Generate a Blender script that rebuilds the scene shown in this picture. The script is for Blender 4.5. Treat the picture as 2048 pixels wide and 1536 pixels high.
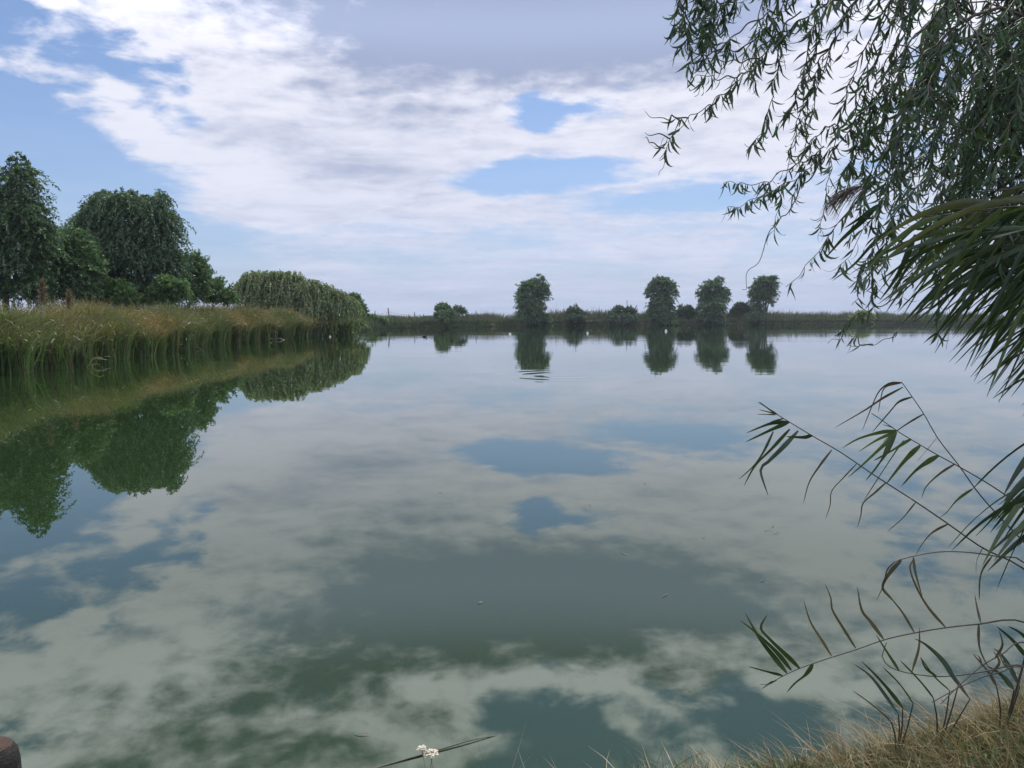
import bpy, math, random
import numpy as np
from mathutils import Vector, Matrix

for o in list(bpy.data.objects):
    bpy.data.objects.remove(o)
S = bpy.context.scene
COL = S.collection

# ------------------------------------------------------------------ camera
FPX, CX, CY, YH = 1500.0, 1024.0, 768.0, 638.0      # focal length and horizon in units of the 2048 px wide frame
CAMZ = 1.7
PITCH = math.atan((CY - YH) / FPX)
cam = bpy.data.cameras.new('camera')
cam.sensor_width = 36.0
cam.lens = FPX / 2048 * 36.0
cam.clip_start = 0.05
cam.clip_end = 12000
camo = bpy.data.objects.new('camera', cam)
COL.objects.link(camo)
camo.location = (0, 0, CAMZ)
camo.rotation_euler = (math.pi / 2 - PITCH, 0, 0)
S.camera = camo
S.render.resolution_x, S.render.resolution_y = 1024, 768

# ------------------------------------------------------------------ view
S.view_settings.view_transform = 'Standard'
S.view_settings.look = 'None'
S.view_settings.exposure = 0.15
S.view_settings.gamma = 1.0
S.view_settings.use_curve_mapping = False

# ------------------------------------------------------------------ sun
SUN_AZ, SUN_EL = math.radians(12), math.radians(57)   # azimuth from +Y towards +X
sl = bpy.data.lights.new('sun', 'SUN')
sl.energy = 3.2
sl.angle = math.radians(10)
sl.color = (1.0, 0.94, 0.85)
so = bpy.data.objects.new('sun', sl)
COL.objects.link(so)
sd = Vector((math.sin(SUN_AZ) * math.cos(SUN_EL), math.cos(SUN_AZ) * math.cos(SUN_EL), math.sin(SUN_EL)))
so.rotation_euler = sd.to_track_quat('Z', 'Y').to_euler()
so.location = (20, 60, 80)

# ------------------------------------------------------------------ node helper
class NT:
    def __init__(s, tree):
        s.t = tree
    def n(s, typ, **kw):
        nd = s.t.nodes.new(typ)
        for k, v in kw.items():
            setattr(nd, k, v)
        return nd
    def set(s, sock, v):
        if isinstance(v, bpy.types.NodeSocket):
            s.t.links.new(v, sock)
        elif v is not None:
            sock.default_value = v
    def m(s, op, a, b=None, c=None, clamp=False):
        nd = s.n('ShaderNodeMath', operation=op, use_clamp=clamp)
        s.set(nd.inputs[0], a); s.set(nd.inputs[1], b); s.set(nd.inputs[2], c)
        return nd.outputs[0]
    def v(s, op, a, b=None):
        nd = s.n('ShaderNodeVectorMath', operation=op)
        s.set(nd.inputs[0], a); s.set(nd.inputs[1], b)
        return nd.outputs[0]
    def comb(s, x, y, z=0.0):
        nd = s.n('ShaderNodeCombineXYZ')
        for i, q in enumerate((x, y, z)):
            s.set(nd.inputs[i], q)
        return nd.outputs[0]
    def sep(s, v):
        nd = s.n('ShaderNodeSeparateXYZ'); s.set(nd.inputs[0], v)
        return nd.outputs
    def noise(s, vec, scale, detail=4, rough=0.55, dist=0.0, col=False):
        nd = s.n('ShaderNodeTexNoise')
        s.set(nd.inputs['Vector'], vec)
        nd.inputs['Scale'].default_value = scale
        nd.inputs['Detail'].default_value = detail
        nd.inputs['Roughness'].default_value = rough
        nd.inputs['Distortion'].default_value = dist
        return nd.outputs['Color' if col else 'Fac']
    def smooth(s, x, a, b, lo=0.0, hi=1.0):
        nd = s.n('ShaderNodeMapRange', interpolation_type='SMOOTHSTEP')
        s.set(nd.inputs[0], x); s.set(nd.inputs[1], a); s.set(nd.inputs[2], b)
        s.set(nd.inputs[3], lo); s.set(nd.inputs[4], hi)
        return nd.outputs[0]
    def mix(s, f, a, b):
        nd = s.n('ShaderNodeMix', data_type='RGBA')
        s.set(nd.inputs[0], f); s.set(nd.inputs[6], a); s.set(nd.inputs[7], b)
        return nd.outputs[2]

def azel(px, py):
    """direction (azimuth, elevation in degrees) of the part of the sky where a cloud stands"""
    x = (px - CX) / FPX; u = (CY - py) / FPX
    y = math.cos(PITCH) + u * math.sin(PITCH); z = -math.sin(PITCH) + u * math.cos(PITCH)
    return math.degrees(math.atan2(x, y)), math.degrees(math.atan2(z, math.hypot(x, y)))

# ------------------------------------------------------------------ world: sky with a broken cloud layer
def build_world():
    w = bpy.data.worlds.new('World'); S.world = w; w.use_nodes = True
    t = w.node_tree; t.nodes.clear(); N = NT(t)
    out = N.n('ShaderNodeOutputWorld'); bg = N.n('ShaderNodeBackground')
    STR = 0.1
    bg.inputs[1].default_value = STR
    t.links.new(bg.outputs[0], out.inputs[0])
    sky = N.n('ShaderNodeTexSky', sky_type='NISHITA')
    sky.sun_disc = False; sky.sun_elevation = SUN_EL; sky.sun_rotation = SUN_AZ
    sky.altitude = 50; sky.air_density = 1.0; sky.dust_density = 0.8; sky.ozone_density = 2.0
    tc = N.n('ShaderNodeTexCoord')
    D = N.v('NORMALIZE', tc.outputs['Generated'])
    x, y, z = N.sep(D)
    zz = N.m('MAXIMUM', z, 0.0)
    az = N.m('MULTIPLY', N.m('ARCTAN2', x, y), 57.2958)
    el = N.m('MULTIPLY', N.m('ARCSINE', zz), 57.2958)
    k = N.m('DIVIDE', 1.0, N.m('ADD', zz, 0.13))
    P = N.comb(N.m('MULTIPLY', x, k), N.m('MULTIPLY', y, k), 3.7)          # the flat cloud deck seen in perspective
    # warp
    wz = N.noise(P, 1.3, 5, 0.6, col=True)
    wv = N.v('SUBTRACT', wz, (0.5, 0.5, 0.5))
    ws = N.sep(wv)
    azw = N.m('MULTIPLY_ADD', ws[0], 9.0, az)
    elsc = N.m('MULTIPLY_ADD', el, 0.22, 0.6)
    elw = N.m('ADD', el, N.m('MULTIPLY', ws[1], elsc))
    AE = N.comb(azw, elw)

    def blob(a, e, ra, re, ang=0.0, amp=1.0, src=AE):
        d = N.v('SUBTRACT', src, (a, e, 0))
        mp = N.n('ShaderNodeMapping', vector_type='TEXTURE')
        t.links.new(d, mp.inputs[0])
        mp.inputs['Rotation'].default_value = (0, 0, math.radians(ang))
        mp.inputs['Scale'].default_value = (ra, re, 1)
        l = N.n('ShaderNodeVectorMath', operation='LENGTH'); t.links.new(mp.outputs[0], l.inputs[0])
        return N.smooth(l.outputs['Value'], 1.7, 0.0, 0.0, amp)
    def total(lst):
        r = lst[0]
        for q in lst[1:]:
            r = N.m('ADD', r, q)
        return r
    # cloud cover: + more, - gaps (azimuth, elevation, radii, tilt, amount)
    cover = total([blob(*c) for c in CLOUD_COVER])
    n1 = N.noise(P, 1.7, 9, 0.62, 0.25)
    n2 = N.noise(P, 7.0, 8, 0.56, 0.2)
    cover = N.m('MULTIPLY', cover, 1.15)
    dens = N.m('ADD', cover, N.m('MULTIPLY', N.m('SUBTRACT', n1, 0.5), 1.6))
    dens = N.m('ADD', dens, N.m('MULTIPLY', N.m('SUBTRACT', n2, 0.5), N.smooth(el, 3.0, 22.0, 0.6, 3.4)))
    dens = N.m('ADD', dens, 0.26)
    alpha = N.smooth(dens, -0.22, 0.62)
    # grey of thick cloud bases
    thick = total([blob(*c) for c in CLOUD_GREY])
    n3 = N.noise(N.v('MULTIPLY', P, (1.0, 1.25, 1.0)), 3.0, 9, 0.64, 0.5)
    g = N.m('ADD', thick, N.m('MULTIPLY', N.m('SUBTRACT', n3, 0.5), N.smooth(el, 8.0, 26.0, 2.7, 3.4)))
    g = N.m('ADD', g, N.m('MULTIPLY', N.m('SUBTRACT', dens, 0.45), 0.30))
    n2b = N.noise(N.v('ADD', P, (0.02, 0.07, 0.0)), 7.0, 8, 0.56, 0.2)     # the side turned from the sun is greyer
    g = N.m('ADD', g, N.m('MULTIPLY', N.m('SUBTRACT', n2b, n2), N.smooth(el, 8.0, 25.0, 0.6, 5.0)))
    g = N.smooth(g, -0.55, 1.75)
    white = tuple(c / STR for c in (0.84, 0.84, 0.93)) + (1,)
    grey = tuple(c / STR for c in (0.31, 0.365, 0.53)) + (1,)
    dk = N.smooth(el, 19.5, 26.0, 1.0, 0.30)                                 # heavier bases overhead
    cc = N.mix(g, white, N.v('MULTIPLY', N.comb(dk, dk, dk), grey[:3]))
    lift = N.smooth(el, 16.0, 28.0, 1.0, 2.0)                                # brighter cloud higher up, towards the veiled sun
    cc = N.v('MULTIPLY', cc, N.comb(lift, lift, lift))
    # blue of the clear air: Nishita, a little deeper
    blue = N.mix(1.0, sky.outputs[0], (0.77, 0.88, 1.05, 1)); blue.node.blend_type = 'MULTIPLY'
    col = N.mix(alpha, blue, cc)
    # thin pale veil that thickens towards the horizon, with streaks
    st = N.noise(N.comb(N.m('MULTIPLY', az, 0.035), N.m('MULTIPLY', el, 0.55), 1.3), 1.6, 6, 0.6, 0.3)
    veilc = N.mix(N.smooth(st, 0.35, 0.68), tuple(c / STR for c in (0.37, 0.45, 0.65)) + (1,), tuple(c / STR for c in (0.46, 0.52, 0.71)) + (1,))
    veil = N.m('POWER', 2.718, N.m('MULTIPLY', el, -0.13))
    veil = N.m('MULTIPLY_ADD', veil, 0.93, 0.03)
    col = N.mix(veil, col, veilc)
    t.links.new(col, bg.inputs[0])
    w.cycles.sampling_method = 'MANUAL'
    w.cycles.sample_map_resolution = 1024

def _ae(px, py, rx, ry, ang, amp):
    a, e = azel(px, py)
    return (a, e, rx * 57.3 / FPX, ry * 57.3 / FPX, ang, amp)
CLOUD_COVER = [
    _ae(110, 375, 270, 95, -25, -1.35),      # clear blue low on the left
    _ae(60, 520, 260, 110, 0, -0.8),
    _ae(60, 250, 150, 34, -25, -0.6),
    _ae(110, 60, 160, 70, -20, -0.25),
    _ae(250, 225, 90, 30, -35, 0.4),
    _ae(330, 150, 190, 16, -40, -0.3),       # blue lane between the small clouds
    _ae(160, 25, 170, 34, -20, -0.12),
    _ae(650, 150, 330, 130, -25, 0.75),       # big white and grey bank
    _ae(950, 80, 420, 110, 5, 0.8),
    _ae(520, 380, 170, 60, -8, 0.6),
    _ae(760, 330, 240, 70, -5, 0.55),
    _ae(1050, 345, 190, 34, 3, -1.3),         # blue window
    _ae(1045, 232, 70, 40, -25, -0.95),
    _ae(1180, 205, 110, 16, 8, -0.5),
    _ae(1350, 400, 100, 20, 6, -0.65),
    _ae(1150, 290, 190, 26, 0, 0.75),
    _ae(1430, 270, 230, 70, 5, 0.7),
    _ae(900, 400, 200, 24, -6, 0.6),
    _ae(1600, 130, 250, 110, 10, 0.5),
    (-27, 24.5, 9, 2.2, -30, 0.1),
    (2, 21.0, 22, 4.6, 0, 1.1),              # grey deck higher up
    (3.5, 30.5, 5.0, 2.2, 10, -0.95),         # gaps above it
    (21, 29.0, 5.5, 2.6, 20, -1.1),
    (31, 30, 7, 4, 0, -0.5),
    (-10, 30, 9, 4, 0, 0.7),
    (-24, 30, 10, 4, 0, 0.7),
    (-30, 21.5, 8, 3.0, -20, 0.55),
]
CLOUD_GREY = [
    (1.5, 20.4, 20, 4.4, 0, 2.0),
    _ae(1250, 60, 330, 60, 8, 0.5),
    _ae(620, 300, 190, 45, -10, 0.5),
    _ae(900, 250, 200, 30, 0, 0.25),
    _ae(1440, 265, 130, 34, 3, 0.4),
    _ae(480, 90, 190, 75, -25, -0.55),
    _ae(1050, 230, 260, 40, 0, -0.4),
    _ae(1680, 200, 260, 150, 0, -0.8),
    _ae(200, 150, 260, 110, -30, -0.5),
    _ae(540, 360, 170, 60, -8, -0.3),
    (-6, 24.0, 13, 2.6, 0, 0.9),
    (-18, 28.5, 13, 4.5, 0, 0.75),
    (9, 27.5, 11, 2.0, 8, -1.3),
]
build_world()
#@@END
# ------------------------------------------------------------------ helpers
_f = Vector((0, math.cos(PITCH), -math.sin(PITCH))); _u = Vector((0, math.sin(PITCH), math.cos(PITCH)))
def P3(px, py, d):
    """a point of the place at depth d metres, from its bearing in the photograph"""
    return np.array((0, 0, CAMZ)) + np.array(_f) * d + np.array((1., 0, 0)) * ((px - CX) / FPX * d) + np.array(_u) * ((CY - py) / FPX * d)

RNG = np.random.default_rng(7)
ORI = {}
def link(o, parent=None, origin=None):
    COL.objects.link(o)
    if parent is not None:
        o.parent = parent
    ORI[o.name] = np.zeros(3) if origin is None else np.array(origin, float)
    return o
def tag(o, label=None, cat=None, group=None, kind=None):
    if label: o['label'] = label
    if cat: o['category'] = cat
    if group: o['group'] = group
    if kind: o['kind'] = kind
    return o
def thing(name, loc, label, cat, group=None):
    o = bpy.data.objects.new(name, None)
    o.empty_display_size = 0.1
    o.location = tuple(float(q) for q in loc)
    link(o, None, loc)
    return tag(o, label, cat, group)

class MB:
    """collects vertices, faces and vertex colours and builds one mesh object"""
    def __init__(s):
        s.v, s.f, s.c, s.n = [], [], [], 0
    def add(s, v, f, c=None):
        v = np.asarray(v, float).reshape(-1, 3)
        s.v.append(v)
        f = np.asarray(f, np.int64)
        if f.shape[1] == 3:
            f = np.concatenate([f, np.full((len(f), 1), -1 - s.n)], 1)
        s.f.append(f + s.n)
        if c is None:
            c = (1, 1, 1)
        c = np.asarray(c, float)
        if c.ndim == 1:
            c = np.tile(c, (len(v), 1))
        s.c.append(c)
        s.n += len(v)
    def mesh(s, name, mat, origin=(0, 0, 0), smooth=False):
        V = np.concatenate(s.v) - np.asarray(origin)
        F = np.concatenate(s.f); C = np.concatenate(s.c)
        me = bpy.data.meshes.new(name)
        tri = F[:, 3] < 0
        cnt = np.where(tri, 3, 4)
        start = np.concatenate([[0], np.cumsum(cnt)[:-1]])
        mask = np.ones(F.shape, bool); mask[tri, 3] = False
        loops = F[mask]
        me.vertices.add(len(V)); me.vertices.foreach_set('co', V.astype(np.float32).ravel())
        me.loops.add(len(loops)); me.loops.foreach_set('vertex_index', loops.astype(np.int32))
        me.polygons.add(len(F)); me.polygons.foreach_set('loop_start', start.astype(np.int32))
        if smooth:
            me.polygons.foreach_set('use_smooth', np.ones(len(F), bool))
        a = me.color_attributes.new('tint', 'FLOAT_COLOR', 'POINT')
        a.data.foreach_set('color', np.concatenate([C, np.ones((len(C), 1))], 1).astype(np.float32).ravel())
        me.update(calc_edges=True)
        me.materials.append(mat)
        return me
    def build(s, name, mat, parent=None, smooth=False):
        org = ORI[parent.name] if parent is not None else np.zeros(3)
        o = bpy.data.objects.new(name, s.mesh(name, mat, org, smooth))
        return link(o, parent, org)

def cr(pts, n):
    """Catmull-Rom through pts, n points"""
    p = np.asarray(pts, float)
    if len(p) == 2:
        t = np.linspace(0, 1, n)[:, None]
        return p[0] * (1 - t) + p[1] * t
    q = np.vstack([2 * p[0] - p[1], p, 2 * p[-1] - p[-2]])
    L = np.concatenate([[0], np.cumsum(np.linalg.norm(np.diff(p, axis=0), axis=1))])
    u = np.interp(np.linspace(0, L[-1], n), L, np.arange(len(p)))
    i = np.clip(u.astype(int), 0, len(p) - 2); t = (u - i)[:, None]
    a, b, c, d = q[i], q[i + 1], q[i + 2], q[i + 3]
    return 0.5 * (2 * b + (c - a) * t + (2 * a - 5 * b + 4 * c - d) * t ** 2 + (3 * b - a - 3 * c + d) * t ** 3)

def norm(v):
    return v / np.maximum(np.linalg.norm(v, axis=-1, keepdims=True), 1e-9)

def tube(mb, pts, rad, sides=6, col=(1, 1, 1), cap=True):
    p = np.asarray(pts, float); n = len(p)
    r = np.broadcast_to(np.asarray(rad, float), (n,))
    tan = norm(np.gradient(p, axis=0))
    ref = np.array((0.31, 0.9, 0.2)) if abs(tan[0][1]) < 0.8 else np.array((1., 0.1, 0.2))
    a = norm(np.cross(tan, ref)); b = np.cross(tan, a)
    th = np.arange(sides) * 2 * math.pi / sides
    ring = p[:, None] + r[:, None, None] * (np.cos(th)[None, :, None] * a[:, None] + np.sin(th)[None, :, None] * b[:, None])
    i = np.arange(n - 1)[:, None]; j = np.arange(sides)[None]
    f = np.stack([i * sides + j, i * sides + (j + 1) % sides, (i + 1) * sides + (j + 1) % sides, (i + 1) * sides + j], -1).reshape(-1, 4)
    v = ring.reshape(-1, 3)
    c = np.asarray(col, float)
    if c.ndim == 2:
        c = np.repeat(c, sides, 0)
    mb.add(v, f, c)
    if cap and sides >= 4:
        for k, s_ in ((0, 1), (n - 1, -1)):
            vv = np.vstack([p[k], ring[k]])
            ff = [(0, 1 + (q + (s_ < 0)) % sides, 1 + (q + (s_ > 0)) % sides) for q in range(sides)]
            mb.add(vv, ff, c if c.ndim == 1 else c[0])

def strips(mb, C, W, side, col):
    """C (N,S,3) centre lines, W (N,S) half widths, side (N,3) or (N,S,3), col (N,S,3)"""
    N_, S_ = C.shape[:2]
    if side.ndim == 2:
        side = side[:, None]
    v = np.stack([C - W[..., None] * side, C + W[..., None] * side], 2)
    base = (np.arange(N_) * S_ * 2)[:, None]
    k = np.arange(S_ - 1)[None] * 2
    f = np.stack([base + k, base + k + 1, base + k + 3, base + k + 2], -1).reshape(-1, 4)
    mb.add(v.reshape(-1, 3), f, np.repeat(col.reshape(-1, 3), 2, 0))

def diamonds(mb, base, d, side, length, width, col):
    """N leaves of one quad each"""
    n = len(base)
    mid = base + d * (length * 0.42)[:, None]
    tip = base + d * length[:, None]
    v = np.stack([base, mid + side * width[:, None], tip, mid - side * width[:, None]], 1)
    f = np.arange(n * 4).reshape(n, 4)
    mb.add(v.reshape(-1, 3), f, np.repeat(col, 4, 0))

# ------------------------------------------------------------------ materials
def mat(name):
    m = bpy.data.materials.new(name); m.use_nodes = True
    t = m.node_tree; t.nodes.clear()
    return m, NT(t), t
def leaf_mat(name, trans=0.35, gloss=0.06, rough=0.45, mottled=0.25, scale=9.0):
    m, N, t = mat(name)
    at = N.n('ShaderNodeAttribute', attribute_name='tint')
    g = N.n('ShaderNodeNewGeometry')
    nz = N.noise(g.outputs['Position'], scale, 3, 0.6)
    f = N.m('MULTIPLY_ADD', N.m('SUBTRACT', nz, 0.5), mottled * 4, 1.0)
    col = N.v('MULTIPLY', at.outputs['Color'], N.comb(f, f, f))
    d = N.n('ShaderNodeBsdfDiffuse'); t.links.new(col, d.inputs[0])
    tr = N.n('ShaderNodeBsdfTranslucent')
    t.links.new(N.v('MULTIPLY', col, (1.15, 1.25, 0.6)), tr.inputs[0])
    mx = N.n('ShaderNodeMixShader'); mx.inputs[0].default_value = trans
    t.links.new(d.outputs[0], mx.inputs[1]); t.links.new(tr.outputs[0], mx.inputs[2])
    gl = N.n('ShaderNodeBsdfGlossy'); gl.inputs['Roughness'].default_value = rough
    gl.inputs[0].default_value = (0.8, 0.85, 0.9, 1)
    mg = N.n('ShaderNodeMixShader'); mg.inputs[0].default_value = gloss
    t.links.new(mx.outputs[0], mg.inputs[1]); t.links.new(gl.outputs[0], mg.inputs[2])
    o = N.n('ShaderNodeOutputMaterial'); t.links.new(mg.outputs[0], o.inputs[0])
    return m
def solid_mat(name, c1, c2, scale=12.0, rough=0.8, bump=0.3, tint=False):
    m, N, t = mat(name)
    g = N.n('ShaderNodeTexCoord')
    nz = N.noise(g.outputs['Object'], scale, 5, 0.65)
    col = N.mix(N.smooth(nz, 0.3, 0.7), c1 + (1,), c2 + (1,))
    if tint:
        at = N.n('ShaderNodeAttribute', attribute_name='tint')
        col = N.v('MULTIPLY', col, at.outputs['Color'])
    p = N.n('ShaderNodeBsdfPrincipled'); t.links.new(col, p.inputs['Base Color'])
    p.inputs['Roughness'].default_value = rough
    b = N.n('ShaderNodeBump'); b.inputs['Strength'].default_value = bump; b.inputs['Distance'].default_value = 0.02
    t.links.new(N.noise(g.outputs['Object'], scale * 3, 5, 0.7), b.inputs['Height']); t.links.new(b.outputs[0], p.inputs['Normal'])
    o = N.n('ShaderNodeOutputMaterial'); t.links.new(p.outputs[0], o.inputs[0])
    return m

def ground_mat():
    m, N, t = mat('bank_soil')
    g = N.n('ShaderNodeNewGeometry'); pos = g.outputs['Position']
    a = N.noise(pos, 0.35, 6, 0.65); b = N.noise(pos, 4.0, 6, 0.65); c = N.noise(pos, 38.0, 4, 0.6)
    soil = N.mix(b, (0.05, 0.038, 0.027, 1), (0.125, 0.10, 0.068, 1))
    green = N.mix(c, (0.035, 0.055, 0.018, 1), (0.10, 0.115, 0.045, 1))
    col = N.mix(N.smooth(N.m('ADD', a, N.m('MULTIPLY', b, 0.4)), 0.52, 0.85), green, soil)
    p = N.n('ShaderNodeBsdfPrincipled'); t.links.new(col, p.inputs['Base Color']); p.inputs['Roughness'].default_value = 0.95
    bm_ = N.n('ShaderNodeBump'); bm_.inputs['Strength'].default_value = 0.6; bm_.inputs['Distance'].default_value = 0.05
    t.links.new(b, bm_.inputs['Height']); t.links.new(bm_.outputs[0], p.inputs['Normal'])
    o = N.n('ShaderNodeOutputMaterial'); t.links.new(p.outputs[0], o.inputs[0])
    return m

def water_mat():
    m, N, t = mat('pond_water')
    g = N.n('ShaderNodeNewGeometry'); pos = g.outputs['Position']
    px, py, pz = N.sep(pos)
    p = N.n('ShaderNodeBsdfPrincipled')
    murk = N.noise(pos, 0.25, 4, 0.6)
    p.inputs['Roughness'].default_value = 0.0
    p.inputs['IOR'].default_value = 1.75
    p.inputs['Specular Tint'].default_value = (0.86, 1.0, 0.80, 1)
    t.links.new(N.mix(murk, (0.012, 0.027, 0.009, 1), (0.019, 0.037, 0.011, 1)), p.inputs['Base Color'])
    # breeze: calm by the near bank, light ripples further out, in drifting patches
    far = N.smooth(py, 6.0, 55.0, 0.10, 1.0)
    patch = N.smooth(N.noise(N.v('MULTIPLY', pos, (0.02, 0.05, 1)), 1.0, 4, 0.6), 0.42, 0.66, 0.22, 1.0)
    r1 = N.noise(N.v('MULTIPLY', pos, (0.55, 1.0, 1)), 2.6, 3, 0.5)
    r2 = N.noise(N.v('MULTIPLY', pos, (0.5, 1.0, 1)), 0.55, 2, 0.5)
    h = N.m('ADD', N.m('MULTIPLY', r1, 0.0036), N.m('MULTIPLY', r2, 0.0095))
    h = N.m('MULTIPLY', h, N.m('MULTIPLY', far, patch))
    # rings where fish rose
    for (cx, cy, rad, amp, lam) in RINGS:
        dx = N.m('SUBTRACT', px, cx); dy = N.m('SUBTRACT', py, cy)
        r = N.m('SQRT', N.m('ADD', N.m('MULTIPLY', dx, dx), N.m('MULTIPLY', dy, dy)))
        s = N.m('SINE', N.m('MULTIPLY', r, 6.2832 / lam))
        h = N.m('ADD', h, N.m('MULTIPLY', s, N.smooth(r, rad, rad * 0.3, 0.0, amp)))
    b = N.n('ShaderNodeBump'); b.inputs['Strength'].default_value = 1.0; b.inputs['Distance'].default_value = 1.0
    t.links.new(h, b.inputs['Height']); t.links.new(b.outputs[0], p.inputs['Normal'])
    o = N.n('ShaderNodeOutputMaterial'); t.links.new(p.outputs[0], o.inputs[0])
    return m
RINGS = [(1.6, 22.6, 3.4, 0.0022, 0.85), (-12.0, 47.0, 5.0, 0.0016, 1.1)]

M_GROUND = ground_mat()
M_WATER = water_mat()
M_LEAF = leaf_mat('foliage', 0.30, 0.05)
M_REEDBED = leaf_mat('reed_blades', 0.25, 0.05, mottled=0.15, scale=1.5)
M_GRASS = leaf_mat('grass_blades', 0.25, 0.04, mottled=0.2, scale=6.0)
M_NEARLEAF = leaf_mat('near_leaf', 0.30, 0.035, 0.4, 0.18, 30.0)
M_BARK = solid_mat('bark', (0.05, 0.038, 0.028), (0.12, 0.10, 0.08), 9.0, 0.9, 0.6)
M_STEM = solid_mat('stem', (0.5, 0.5, 0.5), (1, 1, 1), 25.0, 0.6, 0.2, tint=True)
M_WOOD = solid_mat('weathered_wood', (0.10, 0.085, 0.07), (0.22, 0.19, 0.16), 14.0, 0.9, 0.5)
M_WIRE = solid_mat('rusty_wire', (0.10, 0.09, 0.085), (0.16, 0.14, 0.12), 5.0, 0.6, 0.1)
M_PLASTIC = solid_mat('white_plastic', (0.72, 0.71, 0.66), (0.82, 0.82, 0.78), 8.0, 0.4, 0.05)
M_REDPLASTIC = solid_mat('orange_plastic', (0.45, 0.10, 0.04), (0.55, 0.16, 0.06), 8.0, 0.4, 0.05)
M_DARK = solid_mat('dark_feather', (0.012, 0.012, 0.014), (0.03, 0.028, 0.028), 20.0, 0.7, 0.2)
M_PETAL = solid_mat('cream_petals', (0.56, 0.52, 0.38), (0.72, 0.69, 0.55), 60.0, 0.8, 0.3)
M_WETSHADE = solid_mat('wet_shaded_wood', (0.010, 0.008, 0.007), (0.022, 0.018, 0.015), 30.0, 0.5, 0.5)  # wet post side, its shade painted in as near black
M_LITWOOD = solid_mat('sunlit_wood', (0.035, 0.02, 0.013), (0.065, 0.036, 0.024), 40.0, 0.8, 0.4)  # post top, light from above painted in as brown

# ------------------------------------------------------------------ shore and ground
C0 = np.array((10.0, 100.0))
SHORE = [(0.0, 2.42), (0.6, 2.55), (1.2, 2.66), (1.8, 2.90), (2.6, 3.3), (3.6, 4.4), (6.5, 6.2), (16, 11), (42, 26), (100, 60), (165, 125), (200, 190),
         (190, 232), (167, 246), (140, 243), (106, 233), (80, 216), (55, 203), (30, 191), (5.3, 181), (-6, 165), (-14, 149), (-19, 141), (-24, 134),
         (-22.7, 118), (-20.6, 96), (-19.4, 76), (-20.2, 60), (-20.0, 49), (-18.4, 39), (-17.0, 30.5), (-16.2, 24), (-16.8, 18), (-17.0, 10), (-15.2, 3.2), (-11.5, 0.9), (-5, 1.7), (-1.5, 2.2)]
_sp = np.array(SHORE)
def _shore():
    p = np.vstack([_sp, _sp[:1]])
    out = []
    for a, b in zip(p[:-1], p[1:]):
        L = np.linalg.norm(b - a); near = min(np.linalg.norm(a), np.linalg.norm(b))
        n = max(2, int(L / max(0.06, near * 0.012)))
        out.append(a + (b - a) * (np.arange(n) / n)[:, None])
    q = np.concatenate(out)
    # natural wobble
    dr = q - C0; th = np.arctan2(dr[:, 1], dr[:, 0]); R = np.linalg.norm(dr, axis=1)
    dc = np.linalg.norm(q, axis=1)
    w = np.clip(dc / 40, 0.05, 0.5)
    R = R + w * 0.35 * (np.sin(th * 61) + np.sin(th * 143 + 1.3) + 0.6 * np.sin(th * 331 + 2.1))
    o = np.argsort(th)
    return th[o], R[o]
TH, RS = _shore()
def _hash(x, y):
    return (np.sin(x * 1.7 + 2 * np.sin(y * 0.9)) + np.sin(y * 2.3 + 1.3 * np.sin(x * 1.3)) + 0.6 * np.sin(x * 4.1 + y * 3.7) + 0.5 * np.sin(x * 7.3 - y * 6.1)) / 3.1
OFFN = np.array([-60, -6, -1.0, -0.25, 0.0, 0.12, 0.4, 1.0, 3.0, 10, 40, 400, 9000])
ZN = np.array([-2.5, -1.6, -0.45, -0.12, 0.0, 0.10, 0.19, 0.27, 0.40, 0.55, 0.7, 0.9, 1.0])
OFFF = np.array([-60, -6, -1.0, -0.25, 0.0, 0.3, 0.9, 2.0, 5.0, 12, 40, 400, 9000])
ZF = np.array([-2.5, -1.6, -0.45, -0.12, 0.0, 0.5, 0.85, 1.05, 1.25, 1.3, 1.2, 1.0, 1.0])
def gz(x, y):
    x = np.asarray(x, float); y = np.asarray(y, float)
    dx = x - C0[0]; dy = y - C0[1]
    r = np.hypot(dx, dy); th = np.arctan2(dy, dx)
    off = r - np.interp(th, np.concatenate([TH - 2 * math.pi, TH, TH + 2 * math.pi]), np.concatenate([RS, RS, RS]))
    F = np.clip((y - 118) / 30, 0, 1); F = F * F * (3 - 2 * F)
    z = np.interp(off, OFFN, ZN) * (1 - F) + np.interp(off, OFFF, ZF) * F
    amp = np.clip(off * 0.25, 0, 1) * (0.05 + 0.22 * F)
    return z + amp * _hash(x, y * 1.1) * np.where(off > 200, 0.2, 1)
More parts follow.
